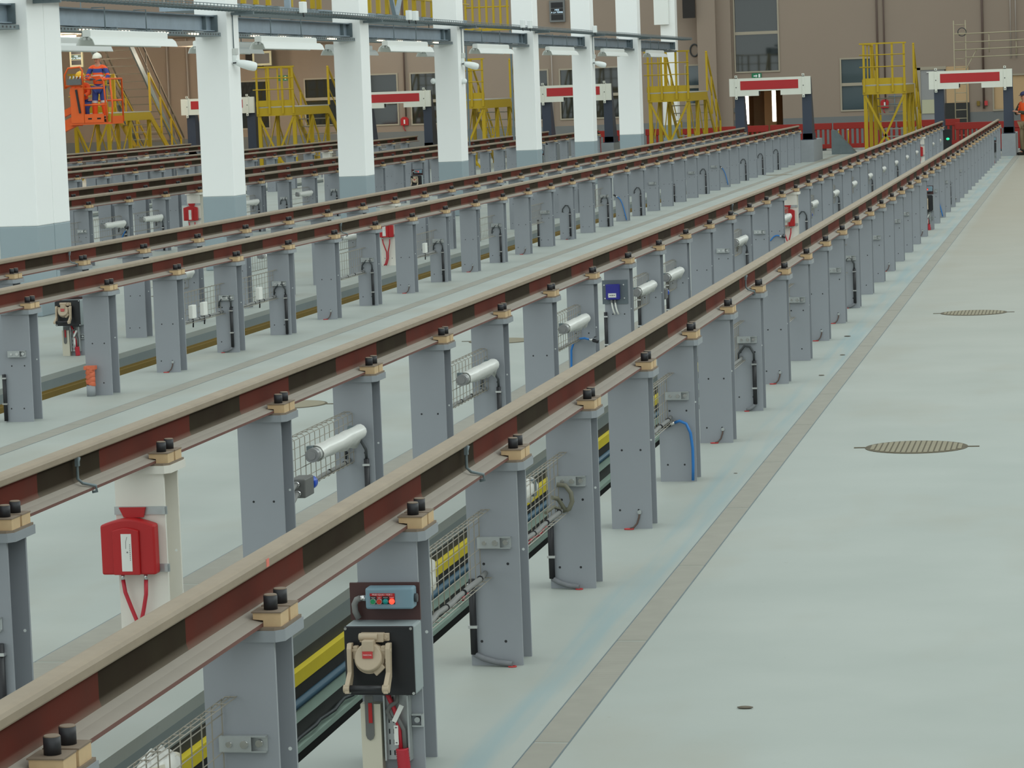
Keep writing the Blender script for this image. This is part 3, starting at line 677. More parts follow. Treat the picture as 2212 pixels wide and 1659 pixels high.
# ---------------------------------------------------------------- blue call point on the ninth post of the second rail
t = thing('blue_call_point', 'dark blue break-glass box on a grey plate on the second rail', 'call point', (RX['L'], yc('L', 8)-0.1025, 0))
MB().box(-0.213, 0.004, -0.008, -0.0006, 0.507, 0.708).build('back_plate', 'grey_plate', t)
MB().box(-0.177, -0.060, -0.055, -0.008, 0.546, 0.675).build('box_body', 'blue_box', t, bevel=0.006)
lb = MB().box(-0.155, -0.088, -0.058, -0.0551, 0.565, 0.600).build('glass_plate', 'label', t)
q = MB(); q.cyl((-0.1215, -0.0581, 0.5825), (-0.1215, -0.059, 0.5825), 0.005, 10)
q.prism([(-0.146, 0.5845), (-0.135, 0.5845), (-0.135, 0.587), (-0.130, 0.5825), (-0.135, 0.578), (-0.135, 0.5805), (-0.146, 0.5805)], 'y', -0.059, -0.0581)
q.prism([(-0.097, 0.5845), (-0.108, 0.5845), (-0.108, 0.587), (-0.113, 0.5825), (-0.108, 0.578), (-0.108, 0.5805), (-0.097, 0.5805)], 'y', -0.059, -0.0581); q.build('arrows', 'ink', lb)
for x, z in ((-0.195, 0.668), (-0.03, 0.668), (-0.19, 0.555), (-0.025, 0.555)): MB().cyl((x, -0.008, z), (x, -0.014, z), 0.006, 10).build('screw', 'chrome', t)
for x in (-0.132, -0.103):
    MB().cyl((x, -0.03, 0.546), (x, -0.03, 0.522), 0.010, 12).build('cable_gland', 'cable_grey', t)
    MB().tube([(x, -0.03, 0.522), (x+0.006, -0.03, 0.48), (x+0.015, -0.028, 0.445), (x+0.025, -0.02, 0.42)], 0.007, 10).build('cable', 'label', t)

# ---------------------------------------------------------------- socket station
def station(lab, lit=True, full=True):
    t = thing('socket_station', lab, 'socket station', group='socket stations on posts')
    MB().box(-0.222, 0.026, -0.012, -0.0006, 0.53, 0.66).build('back_plate', 'brown_plate', t)
    cb = MB().box(-0.152, 0.016, -0.075, -0.012, 0.578, 0.652).build('control_box', 'ctrl', t, bevel=0.007)
    MB().box(-0.134, -0.047, -0.0765, -0.0751, 0.596, 0.633).build('legend_plate', 'black_panel', cb)
    MB().box(-0.135, -0.047, -0.0775, -0.0766, 0.624, 0.634).build('legend_strip', 'red', cb)
    b = MB()
    for x0 in (-0.111, -0.067): b.box(x0, x0+0.019, -0.0775, -0.0766, 0.6145, 0.6235)
    b.build('legend_field', 'red', cb)
    if full:
        text('PRISE EQUAI 1 VOIE 2', 0.0075, (-0.091, -0.0777, 0.629), 'ink_white', cb)
        for x, s in ((-0.1235, 'MARCHE'), (-0.1015, 'ARRET'), (-0.0795, 'SECTION'), (-0.0575, 'ALARME')): text(s, 0.0038, (x, -0.0778, 0.619), 'ink_white', cb)
    for x, mt, nm in ((-0.1235, 'green_btn', 'push_button'), (-0.1015, 'red_btn', 'push_button'), (-0.0795, 'teal_btn', 'pilot_lamp'), (-0.0575, 'red_lamp', 'pilot_lamp')):
        bt = MB(); z = 0.606
        if nm == 'push_button': bt.cyl((x, -0.0766, z), (x, -0.083, z), 0.0105, 18, 1); bt.cyl((x, -0.083, z), (x, -0.0845, z), 0.009, 18, 0)
        else: bt.cyl((x, -0.0766, z), (x, -0.081, z), 0.0098, 18, 0); bt.sphere((x, -0.081, z), 0.0095, 0, 16, 6, (1, 0.7, 1))
        bt.build(nm, [mt, 'chrome'], cb)
    MB().cyl((-0.152, -0.045, 0.612), (-0.176, -0.045, 0.612), 0.011, 14).build('cable_gland', 'chrome', cb)
    MB().tube([(-0.176, -0.045, 0.612), (-0.19, -0.045, 0.607), (-0.199, -0.043, 0.59), (-0.198, -0.04, 0.565), (-0.188, -0.035, 0.54)], 0.011, 12).build('supply_cable', 'cable_grey', t)
    MB().cyl((0.016, -0.045, 0.613), (0.026, -0.045, 0.613), 0.015, 14).build('side_plug', 'cable_dark', cb)
    sb = MB().box(-0.217, 0.026, -0.118, -0.0006, 0.288, 0.530).build('socket_box', 'steel_box', t, bevel=0.008)
    fp = MB().box(-0.220, 0.024, -0.126, -0.1185, 0.288, 0.528).build('front_plate', 'black_panel', sb, bevel=0.003)
    for x, z in ((-0.214, 0.520), (0.016, 0.520), (-0.207, 0.297), (0.018, 0.295)): MB().cyl((x, -0.126, z), (x, -0.129, z), 0.005, 10).build('screw', 'chrome', sb)
    Y = -0.1261
    h = MB(); h.box(-0.158, -0.075, Y-0.03, Y, 0.478, 0.508); h.cyl((-0.160, Y-0.028, 0.497), (-0.095, Y-0.028, 0.497), 0.0125, 14); h.box(-0.095, -0.058, Y-0.016, Y, 0.480, 0.506); h.cyl((-0.07, Y-0.02, 0.493), (-0.07, Y-0.016, 0.493), 0.008, 12)
    h.build('hinge', 'tan', sb, bevel=0.003)
    cx, cz = -0.122, 0.432
    cv = MB(); cv.cyl((cx, Y, cz-0.012), (cx, Y-0.05, cz-0.006), 0.053, 28); cv.cyl((cx, Y-0.05, cz-0.004), (cx, Y-0.066, cz+0.002), 0.051, 28, 0, 0.046); cv.box(cx-0.02, cx+0.02, Y-0.07, Y-0.02, cz+0.02, 0.49)
    cv.box(cx-0.058, cx-0.04, Y-0.045, Y-0.02, cz-0.01, cz+0.035); cv.box(cx+0.04, cx+0.058, Y-0.045, Y-0.02, cz-0.01, cz+0.035); cv.prism([(cx+0.012, cz-0.05), (cx+0.045, cz-0.022), (cx+0.058, cz-0.036), (cx+0.026, cz-0.066)], 'y', Y-0.06, Y-0.01)
    cv.build('inlet_cover', 'tan', sb, bevel=0.003)
    lb = MB().box(cx-0.018, cx+0.018, Y-0.0725, Y-0.0705, cz-0.002, cz+0.022).build('brand_plate', 'red_tag', sb)
    if full: text('MARECHAL', 0.006, (cx, Y-0.073, cz+0.010), 'ink_white', lb)
    arm = MB()
    for x in (-0.190, -0.055):
        arm.prism([(Y-0.02, 0.476), (Y-0.05, 0.478), (Y-0.06, 0.46), (Y-0.062, 0.38), (Y-0.105, 0.345), (Y-0.11, 0.315), (Y-0.075, 0.315), (Y-0.035, 0.36), (Y-0.028, 0.43)], 'x', x-0.008, x+0.008)
    arm.cyl((-0.2, Y-0.04, 0.452), (-0.045, Y-0.04, 0.452), 0.007, 10); arm.cyl((-0.204, Y-0.095, 0.33), (-0.182, Y-0.095, 0.33), 0.0145, 16); arm.cyl((-0.068, Y-0.095, 0.33), (-0.044, Y-0.095, 0.33), 0.0145, 16)
    arm.build('handle_arms', 'tan', sb, bevel=0.002)
    MB().cyl((-0.182, Y-0.095, 0.33), (-0.068, Y-0.095, 0.33), 0.0125, 16).build('grip', 'black', sb)
    # trunking and cables below
    tr = MB(); tr.box(-0.193, -0.122, -0.045, -0.0006, 0, 0.24); tr.build('trunking', 'trunk', t)
    MB().prism([(-0.176, 0.27), (-0.146, 0.27), (-0.146, 0.13), (-0.151, 0.118), (-0.161, 0.112), (-0.171, 0.118), (-0.176, 0.13)], 'y', -0.050, -0.0455).build('grey_conduit', 'grey_box', t)
    MB().box(-0.163, -0.150, -0.054, -0.0505, 0.175, 0.245).build('cable_tag', 'red', t)
    pl = MB().box(-0.112, -0.02, -0.022, -0.0006, 0.04, 0.27); pl.box(-0.112, -0.106, -0.045, -0.022, 0.04, 0.27); pl.box(-0.028, -0.022, -0.045, -0.022, 0.04, 0.27)
    for i in range(6):
        for x in (-0.098, -0.082): pl.box(x-0.0022, x+0.0022, -0.0228, -0.0221, 0.055+i*0.038, 0.072+i*0.038, 1)
    pl.build('perforated_plate', ['zinc', 'ink'], t)
    MB().tube([(-0.1, -0.04, 0.285), (-0.085, -0.042, 0.25), (-0.068, -0.045, 0.21), (-0.058, -0.045, 0.15), (-0.054, -0.045, 0.085)], 0.0085, 10).build('red_feed_cable', 'red_cable', t)
    MB().tube([(-0.06, -0.045, 0.285), (-0.06, -0.05, 0.25), (-0.085, -0.052, 0.235), (-0.096, -0.05, 0.215), (-0.085, -0.05, 0.19), (-0.06, -0.05, 0.19), (-0.042, -0.045, 0.15), (-0.04, -0.045, 0.08)], 0.008, 10).build('grey_feed_cable', 'grey_box', t)
    b = MB(); b.add([(-0.079, -0.0625, 0.185), (-0.064, -0.0625, 0.178), (-0.034, -0.0625, 0.236), (-0.049, -0.0625, 0.243), (-0.079, -0.064, 0.185), (-0.064, -0.064, 0.178), (-0.034, -0.064, 0.236), (-0.049, -0.064, 0.243)], [(0, 1, 2, 3), (7, 6, 5, 4), (0, 4, 5, 1), (1, 5, 6, 2), (2, 6, 7, 3), (3, 7, 4, 0)])
    b.build('cable_tag', 'label', t); b2 = MB().box(-0.073, -0.058, -0.061, -0.0595, 0.10, 0.168); b2.build('cable_tag', 'label', t)
    q = MB(); q.box(-0.069, -0.062, -0.0616, -0.0611, 0.106, 0.109); q.box(-0.069, -0.062, -0.0616, -0.0611, 0.159, 0.162); q.build('tag_print', 'ink', t)
    pts, rr = [], []
    for i in range(23): pts.append((-0.05+0.0003*i, -0.048, 0.085-i*0.0038)); rr.append(0.020+(0.0035 if i % 2 else 0))
    MB().tube(pts, rr, 16).build('corrugated_conduit', 'red_cable', t)
    br = MB(); br.box(-0.018, 0.02, -0.022, -0.0006, 0.155, 0.160); br.box(-0.018, 0.02, -0.022, -0.0006, 0.195, 0.2); br.box(0.016, 0.022, -0.022, -0.0006, 0.155, 0.2); br.cyl((0.0, -0.0006, 0.178), (0.0, -0.016, 0.178), 0.010, 12)
    br.build('strut_bracket', 'zinc', t)
    return t
st = station('socket station with four lit buttons and tan socket on the near post')
st.location = (RX['A'], yc('A', 2)-0.1025, 0)
kids(st); [kids(c) for c in kids(st)]
for R, k, lab in (('A', 21, 'socket station with a red light halfway along the first rail'), ('A', 38, 'far socket station with a red light near the end of the first rail'), ('BL', 1, 'black socket station cut off by the third rail at the far left'), ('CR', 12, 'socket station with a red light behind the third white column'), ('CR', 20, 'socket station with a red light behind the fifth white column')):
    dup(st, (RX[R], yc(R, k)-0.1025, 0), lab)
t = thing('signal_box', 'black box with a green light at the end of the second rail', 'signal light', (RX['L']+0.05, 82.55, 0))
MB().box(-0.12, 0.1, -0.1, 0.1, 0, 0.78).build('post_box', 'black_panel', t); MB().sphere((0, -0.1, 0.52), 0.045, 0, 14, 8, (1, .6, .7)).build('green_light', 'green_lamp', t)

# ---------------------------------------------------------------- drains and manholes
def drain(x0, x1, ya, yb, lab):
    t = thing('floor_drain', lab, 'floor drain', (x0, 0, 0), 'floor drains')
    MB().box(-0.006, 0, ya, yb, 0, 0.0012).build('edge_strip', 'galv_dark', t); MB().box(x1-x0, x1-x0+0.006, ya, yb, 0, 0.0012).build('edge_strip', 'galv_dark', t)
    y = ya; me = None
    while y < yb:
        if me is None: o = MB().box(0, x1-x0, 0, 1.93, 0, 0.0015).build('grate', 'grate', t, loc=(0, y, 0)); me = o
        else: o = me.copy(); C.objects.link(o); o.location = (0, y, 0)
        y += 1.95
drain(0.325, 0.45, 4.56, 98, 'long narrow floor drain grating right of the first rail')
drain(-2.10, -1.96, 8.0, 96, 'narrow floor drain grating just left of the second rail')
drain(-5.10, -4.95, 15.0, 96, 'narrow floor drain grating right of the third rail')
def manhole(x, y, r, lab, bars=True):
    t = thing('manhole_cover', lab, 'manhole cover', (x, y, 0), 'manhole covers')
    n = 48
    MB().cyl((0, 0, 0), (0, 0, 0.003), r, n).build('rim', 'manhole_dark', t)
    b = MB(); rr = r*0.94; w = 0.034
    if bars:
        k = int(rr/w)
        for i in range(-k, k+1):
            xx = i*w; h = math.sqrt(max(0, rr*rr-xx*xx))-0.01
            if h > 0.03: b.box(xx-w*0.36, xx+w*0.36, -h, h, 0.0031, 0.006)
    else: b.cyl((0, 0, 0.0031), (0, 0, 0.005), rr, n)
    b.build('cover', 'manhole', t)
    MB().box(-r-0.07, -r+0.02, -0.014, 0.014, 0, 0.004).build('lifting_slot', 'manhole_dark', t); MB().box(r-0.02, r+0.07, -0.014, 0.014, 0, 0.004).build('lifting_slot', 'manhole_dark', t)
manhole(1.2217, 18.854, 0.322, 'round ribbed manhole cover nearest in the right aisle')
manhole(1.19, 29.38, 0.322, 'second round manhole cover farther up the right aisle')
manhole(-3.72, 22.0, 0.3, 'manhole cover glimpsed behind the third post of the second rail', False)
manhole(-3.1, 27.3, 0.3, 'manhole cover glimpsed between posts of the second rail', False)
manhole(-5.1, 72.6, 0.28, 'far dark manhole cover beside the third rail', False)
for x, y, s, lab in ((1.02, 11.0, 0.02, 'small dark crumb of dirt on the open aisle floor'), (0.22, 23.5, 0.015, 'dark crumb on the floor beside the eleventh post'), (0.25, 25.2, 0.015, 'dark crumb on the floor near the twelfth post'), (0.15, 27.0, 0.02, 'flat dark crumb near the fourteenth post'), (0.21, 17.7, 0.008, 'tiny white bolt left of the drain near the seventh post')):
    b = MB().sphere((0, 0, 0), s, 0, 8, 5, (1.6, 0.8, 0.25)); o = b.build('dirt_crumb', 'dirt', None, (x, y, s*0.24)); tag(o, lab, 'crumb')

# ---------------------------------------------------------------- white columns with grey base, between the third and fourth bays
XR = -9.15
COLS = [(31.65, 1.08, 0.46), (39.5, 0.56, 0.46), (47.13, 0.58, 0.46), (54.72, 0.58, 0.46), (62.5, 0.58, 0.46), (69.9, 0.56, 0.46), (77.5, 0.57, 0.56), (92.0, 0.5, 0.46)]
for i, (y, d, wd) in enumerate(COLS):
    if i == 7: xr = -10.12
    else: xr = XR
    t = thing('column', 'white concrete column with grey base, %s from the left' % ordw(i+1) if i < 7 else 'slim white column with grey base right of the others, behind the yellow platform', 'column', (xr, y, 0), 'white columns')
    for y0, y1 in (((0, 0.53), (0.545, d)) if i == 0 else ((0, d),)):
        MB().box(-wd, 0, y0, y1, 1.01, 6.5).build('shaft', 'col_white', t, bevel=0.012); MB().box(-wd, 0, y0, y1, 0, 1.01).build('painted_base', 'col_grey', t, bevel=0.012)
# steel beams, cable trays, lamps between the columns
for i in range(-1, 7):
    ya = COLS[i][0]+COLS[i][1] if i >= 0 else 24.0
    yb = COLS[i+1][0] if i < 6 else 85.7
    nm = ('left of the first column' if i < 0 else 'between the %s and %s columns' % (ordw(i+1), ordw(i+2)))
    t = thing('steel_beam', 'galvanised steel beam '+nm, 'beam', (-9.38, 0, 0), 'beams between the columns')
    b = MB(); b.box(-0.06, 0.06, ya, yb, 3.455, 3.47); b.box(-0.06, 0.06, ya, yb, 3.255, 3.27); b.box(-0.005, 0.005, ya, yb, 3.27, 3.455); b.build('i_section', 'galv', t)
    pieces('end_plate', 'galv_dark', t, [MB().box(-0.1, 0.1, q, q+0.015, 3.25, 3.475) for q in (ya+0.005, yb-0.02)]); MB().box(0.006, 0.058, yb-0.42, yb-0.41, 3.27, 3.455).build('stiffener', 'galv_dark', t)
    # perforated tray under the beam, with added glowing beads for lamplight seen through its holes
    t = thing('perforated_tray', 'perforated zinc tray hung under the beam '+nm, 'cable tray', (-9.38, 0, 0), 'trays under the beams')
    b = MB(); b.box(-0.14, 0.14, ya+0.2, yb+0.3 if i < 6 else yb-0.1, 3.185, 3.188); b.box(0.137, 0.14, ya+0.2, yb-0.02, 3.188, 3.235); b.box(-0.14, -0.137, ya+0.2, yb-0.02, 3.188, 3.235)
    y = ya+0.25
    while y < yb-0.1: b.box(0.1402, 0.1410, y, y+0.05, 3.20, 3.222, 1); y += 0.12
    b.v = [(x_, min(y_, yb-0.005), z_) for x_, y_, z_ in b.v]; b.build('tray', ['galv_dark', 'black'], t)
    for q in range(4):
        y = ya+1.0+q*(yb-ya-1.4)/4; MB().box(-0.13, 0.13, y-0.02, y+0.02, 3.225, 3.254).build('hanger', 'galv_dark', t)
    if 0 <= i < 3:
        for g in range(4):
            for q in range(4 if (g+i) % 2 else 5):
                MB().sphere((0.152, ya+0.9+g*1.45+q*0.13, 3.205), 0.013 if q % 4 else 0.009, 0, 8, 5).build('glow_bead', 'warm_glow', t)  # added beads, their glow imitates lamps behind the perforations
    # white batten lamp with reflector
    if i >= 0:
        y0 = (33.65, 41.05, 48.85, 56.35, 64.2, 71.7, 79.2)[i]; Ln = (3.0, 3.1, 3.1, 3.2, 3.2, 3.2, 2.9)[i]
        for xx, dy, far in ((-9.16, 0, False), (-10.55, 4.3, True)):
            if far and i > 3: continue
            t = thing('reflector_lamp', ('far ' if far else '')+'white reflector lamp hung '+('behind the one ' if far else '')+nm, 'lamp', (xx, y0+(dy if not far else 1.6), 0), 'hanging reflector lamps')
            b = MB(); b.prism([(-0.05, 3.12), (0.05, 3.12), (0.05, 3.19), (0.03, 3.205), (-0.03, 3.205), (-0.05, 3.19)], 'y', 0, Ln); b.build('housing', 'lamp_white', t)
            b = MB(); b.prism([(0.05, 3.122), (0.09, 3.09), (0.115, 3.03), (0.115, 3.02), (0.11, 3.02), (0.085, 3.085), (0.048, 3.115)], 'y', -0.05, Ln+0.2); b.build('reflector_wing', 'lamp_white', t); b = MB(); b.prism([(-0.05, 3.122), (-0.09, 3.09), (-0.115, 3.03), (-0.115, 3.02), (-0.11, 3.02), (-0.085, 3.085), (-0.048, 3.115)], 'y', -0.05, Ln+0.2); b.build('reflector_wing', 'lamp_white', t)
            pieces('tube', 'lamp_inside', t, [MB().cyl((q, 0.0, 3.098), (q, Ln+0.15, 3.098), 0.018, 10) for q in (-0.028, 0.028)])
            for q in (0.7, Ln-0.7): MB().tube([(0, q, 3.205), (0, q, 3.478), (-0.16, q, 3.478)] if not far else [(0, q, 3.205), (0, q, 3.659)], 0.008, 6).build('suspension_rod', 'galv_dark', t)
# wire mesh tray running in front of the columns
t = thing('wire_tray', 'long wire cable tray running across the column fronts near the top', 'cable tray', (-8.98, 0, 0))
b = MB(); yA_, yB_ = 22.0, 86.0
for x, z in ((-0.12, 3.52), (-0.04, 3.52), (0.04, 3.52), (0.12, 3.52), (-0.15, 3.55), (0.15, 3.55), (-0.15, 3.58), (0.15, 3.58)): b.tube([(x, yA_, z), (x, yB_, z)], 0.005, 4)
y = yA_
while y < yB_: b.tube([(-0.15, y, 3.585), (-0.15, y, 3.53), (-0.13, y, 3.517), (0.13, y, 3.517), (0.15, y, 3.53), (0.15, y, 3.585)], 0.005, 4); y += 0.16
b.build('wire_mesh', 'galv_dark', t)
b = MB()
for q in range(5): b.tube([(-0.1+q*0.05+0.02*math.sin(i*0.9+q), yA_+i*2.0, 3.54+0.006*math.sin(i*1.7+q*2)) for i in range(33)], 0.013, 6)
b.build('laid_cables', 'cable_grey', t)
pieces('arm', 'galv_dark', t, [MB().box(-0.169, 0.15, c[0]+0.2, c[0]+0.24, 3.47, 3.51) for c in COLS[:7]])
for y, lab in ((42.2, 'small white box on the wire tray right of the second column'), (49.1, 'left of two white boxes on the wire tray after the third column'), (49.6, 'right of two white boxes on the wire tray after the third column'), (59.4, 'white box on the wire tray before the fifth column'), (60.2, 'second white box on the wire tray before the fifth column'), (68.4, 'white box on the wire tray before the sixth column')):
    t = thing('tray_box', lab, 'junction box', (-8.81, y, 3.55)); MB().box(-0.015, 0.06, -0.09, 0.09, -0.02, 0.14).build('box_body', 'white', t, bevel=0.008); MB().tube([(0.02, 0, -0.02), (0.02, 0.03, -0.07), (0.02, 0.09, -0.05)], 0.012, 6).build('cable_tail', 'cable_dark', t)
# cctv cameras on conduits
for (y, z, lab) in ((39.72, 2.80, 'white bullet camera on the second column'), (55.0, 2.80, 'white bullet camera on the fourth column'), (70.15, 2.83, 'white bullet camera on the sixth column')):
    t = thing('bullet_camera', lab, 'security camera', (XR, y, z), 'security cameras on columns')
    b = MB(); ax = Vector((0.38, 0.30, -0.12)).normalized(); p0 = Vector((0.04, -0.02, 0.03)); pts = [p0+ax*q*0.30 for q in (0, .1, .35, .7, .93, 1.0)]
    b.tube(pts, [0.030, 0.042, 0.058, 0.066, 0.062, 0.055], 18); b.build('camera_body', 'white', t)
    MB().cyl(pts[-1], pts[-1]+ax*0.006, 0.05, 18).build('lens_window', 'black_panel', t)
    MB().box(0.0006, 0.05, -0.03, 0.03, -0.01, 0.13).build('wall_mount', 'white', t, bevel=0.005); b = MB(); b.box(0.0006, 0.07, -0.035, 0.035, 0.13, 0.22); b.build('junction_cover', 'lamp_inside', t, bevel=0.006)
    MB().tube([(0.015, 0, 0.22), (0.015, 0, 0.68)], 0.008, 8).build('conduit', 'galv_dark', t); MB().bar((0.03, -0.09, 0.02), (0.05, 0.02, 0.025), 0.02).build('bracket_arm', 'cable_dark', t)
for x, y, z, lab in ((XR+0.035, 55.0, 2.50, 'white dome camera on the right face of the fourth column'), (XR-0.5, 54.75, 2.52, 'white dome camera on the left face of the fourth column')):
    t = thing('dome_camera', lab, 'security camera', (x, y, z)); MB().sphere((0, 0, 0), 0.055, 0, 14, 8).build('dome', 'white', t)

# ---------------------------------------------------------------- buffer stops
def buffer_stop(xc, y, lab, hw=1.125):
    t = thing('buffer_stop', lab, 'buffer stop', (xc, y, 0), 'buffer stops at the track ends')
    zt, zb = 2.36, 1.87
    b = MB(); n0, n1 = -hw+2*hw*0.36, -hw+2*hw*0.63
    b.prism([(-hw, zb), (n0, zb), (n0, zb+0.13), (n1, zb+0.13), (n1, zb), (hw, zb), (hw, zt), (-hw, zt)], 'y', -0.12, 0); b.build('beam', 'buffer_white', t)
    MB().box(-hw+2*hw*0.137, -hw+2*hw*0.85, -0.127, -0.1205, zb+0.17, zt-0.075).build('red_panel', 'buffer_red', t)
    for fx in (0.085, 0.912):
        x = -hw+2*hw*fx; b = MB(); b.box(x-0.035, x+0.035, -0.135, -0.1205, zb-0.085, zt+0.085); b.box(x-0.035, x+0.035, -0.135, 0.04, zt+0.0, zt+0.02)
        for z in (zb-0.05, (zt+zb)/2, zt+0.055): b.cyl((x, -0.135, z), (x, -0.142, z), 0.014, 10, 1)
        b.build('strap', ['buffer_white', 'ink'], t)
    for s, fx in ((-1, 0.115), (1, 0.945)):
        x = -hw+2*hw*fx
        b = MB(); b.prism([(0.0, 2.33), (0.10, 2.33), (0.85, 0.62), (0.0, 0.62)], 'x', x-0.13, x+0.13); b.build('upright', 'dark_navy', t)
        b = MB(); b.box(x-0.16, x+0.16, -0.06, 1.0, 0.60, 0.62); b.box(x-0.14, x+0.14, 0.0, 0.9, 0.62, 0.78); b.build('base_plate', 'dark_navy', t)
        MB().box(x-0.19, x+0.19, -0.35, 2.4, 0, 0.599).build('concrete_block', 'concrete', t)
    MB().box(n0-0.03, n0+0.03, -0.05, 0.03, zb+0.03, zb+0.13).build('rubber_stop', 'black', t)
buffer_stop(-0.83, 83.0, 'red and white buffer stop at the far right track end')
buffer_stop(-6.33, 83.2, 'red and white buffer stop right of the last white column')
buffer_stop(-12.74, 88.5, 'red and white buffer stop partly behind the sixth column')
buffer_stop(-18.29, 88.7, 'red and white buffer stop between the third and fourth columns')
buffer_stop(-23.75, 88.4, 'red and white buffer stop half hidden by the second column', 1.15)

# ---------------------------------------------------------------- yellow access platforms
def platform(x0, x1, y, lab):
    t = thing('access_platform', lab, 'access platform', (x0, y, 0), 'yellow access platforms')
    wd = x1-x0; D = 4.0; dz = 2.03
    for yy in (0, 2.0, D-0.06):
        for x in (0.04, wd-0.04):
            top = dz-0.26 if not (yy > 3 and x > 0.5) else dz-0.26
            MB().box(x-0.05, x+0.05, yy, yy+0.1, 0, top).build('leg', 'yellow', t)
    b = MB(); w_ = 0.06
    b.bar((0.05, -0.01, dz-0.3), (wd*0.52, -0.01, 0.55), w_, 0.02, upv=(0, 1, 0)); b.bar((wd-0.05, -0.01, dz-0.3), (wd*0.48, -0.01, 0.55), w_, 0.02, upv=(0, 1, 0)); b.bar((wd*0.52, -0.01, 0.55), (wd*0.85, -0.01, 0.05), w_, 0.02, upv=(0, 1, 0)); b.bar((wd*0.48, -0.01, 0.55), (wd*0.15, -0.01, 0.05), w_, 0.02, upv=(0, 1, 0))
    for x in (0.0, wd):
        for ya, yb in ((0.1, 2.0), (2.1, D)):
            b.bar((x, ya, dz-0.3), (x, (ya+yb)/2, 0.7), 0.02, w_); b.bar((x, yb, dz-0.3), (x, (ya+yb)/2, 0.7), 0.02, w_)
    b.build('cross_braces', 'yellow', t)
    f = MB(); f.box(-0.03, wd+0.03, -0.03, 0.0, dz-0.26, dz-0.02); f.box(-0.03, 0, 0, D, dz-0.26, dz-0.02); f.box(wd, wd+0.03, 0, D, dz-0.26, dz-0.02); f.box(0, wd, D-0.03, D, dz-0.26, dz-0.02); f.build('deck_frame', 'yellow', t)
    MB().box(-0.03, wd+0.03, -0.03, D, dz-0.019, dz+0.01).build('deck', 'yellow_deck', t)
    MB().box(-0.02, wd+0.02, -0.05, -0.031, dz+0.02, dz+0.20).build('toe_board', 'yellow', t)
    MB().box(-0.045, -0.031, 0, D, dz+0.02, dz+0.17).build('toe_board', 'yellow', t)
    zt = dz+1.2
    for x in (0.02, wd*0.34, wd*0.70, wd-0.02): MB().box(x-0.03, x+0.03, -0.085, -0.051, dz-0.2, zt-0.04).build('guard_post', 'yellow', t)
    for yy in (1.3, 2.6, D-0.05): MB().box(-0.08, -0.046, yy-0.03, yy+0.03, dz-0.2, zt-0.04).build('guard_post', 'yellow', t)
    b = MB(); b.box(-0.10, wd+0.05, -0.10, -0.04, zt-0.04, zt); b.box(-0.10, -0.04, -0.04, D, zt-0.04, zt); b.build('top_rail', 'yellow', t)
    b = MB()
    for z in (dz+0.52, dz+0.86): b.tube([(-0.1, -0.09, z), (wd+0.02, -0.09, z)], 0.014, 8); b.tube([(-0.085, -0.09, z), (-0.085, D, z)], 0.014, 8)
    b.build('mid_rail', 'yellow', t)
    # stair going down away from the deck
    L = 3.1
    for x in (0.02, wd-0.02): MB().bar((x, D, dz-0.1), (x, D+L, 0.06), 0.04, 0.2).build('stringer', 'yellow', t)
    b = MB()
    for i in range(8):
        q = (i+0.7)/8.6; b.box(0.05, wd-0.05, D+L*q-0.11, D+L*q+0.11, dz*(1-q)-0.03, dz*(1-q))
    b.build('treads', 'yellow_deck', t)
    for x in (-0.02, wd+0.02):
        b = MB(); b.bar((x, D+0.03, dz), (x, D+0.03, zt), 0.06); b.bar((x, D, zt-0.02), (x, D+L, 1.12), 0.05); b.bar((x, D, dz+0.55), (x, D+L, 0.6), 0.025)
        for q in (0.35, 0.68, 1.0): b.bar((x, D+L*q, dz*(1-q)), (x, D+L*q, zt-0.02+(1.12-zt)*q), 0.05)
        b.build('handrail', 'yellow', t)
for x0, x1, lab in ((-3.957, -2.778, 'yellow access platform left of the far right buffer stop'), (-10.147, -8.962, 'yellow access platform just right of the seventh column'), (-16.161, -14.987, 'yellow access platform mostly hidden behind the fourth column'), (-21.837, -20.705, 'yellow access platform between the second and third columns'), (-27.55, -26.45, 'yellow access platform behind the orange lift')):
    platform(x0, x1, 86.0, lab)

# ---------------------------------------------------------------- orange plastic barriers
def barrier(x, y, lab, L=1.95):
    t = thing('site_barrier', lab, 'barrier', (x, y, 0), 'orange plastic barriers')
    b = MB(); b.box(0, L, -0.04, 0.04, 0.66, 0.86); b.box(0, L, -0.03, 0.03, 0.06, 0.2); n = 13
    for i in range(n):
        xx = 0.03+(L-0.12)*i/(n-1); b.box(xx, xx+0.075, -0.02, 0.02, 0.2, 0.66)
    b.build('panel', 'barrier', t, bevel=0.008)
    for xx in (0.2, L-0.35): MB().box(xx, xx+0.14, -0.24, 0.24, 0, 0.06).build('foot', 'black', t)
for i, x in enumerate([-13.6, -11.6, -9.6, -7.6, -5.6, -3.6]): barrier(x, 95.0+0.1*(i % 2), 'orange plastic barrier, %s from the left in the row before the back wall' % ordw(i+1))
barrier(-1.5, 88.0, 'orange-red barrier standing across the end of the right track', 1.6)
barrier(-1.5+1.65, 88.1, 'orange-red barrier end right of the far right buffer post', 0.9)
t = thing('steel_wedge', 'grey steel wedge standing before the orange barriers', 'wedge', (-5.25, 90.0, 0)); MB().prism([(0, 0), (0.75, 0), (0.1, 0.72), (0, 0.72)], 'y', 0, 0.5).build('wedge_plate', 'galv_dark', t)
for x, z, lab in ((-5.75, 0, 'left of two white-topped bollards behind the barrier'), (-5.45, 0, 'right of two white-topped bollards behind the barrier')):
    t = thing('bollard', lab, 'bollard', (x+0.25, 96.2, 0)); MB().cyl((0, 0, 0), (0, 0, 0.6), 0.05, 12).build('bollard_post', 'yellow', t); MB().cyl((0, 0, 0.6), (0, 0, 0.68), 0.06, 12).build('cap', 'white', t)

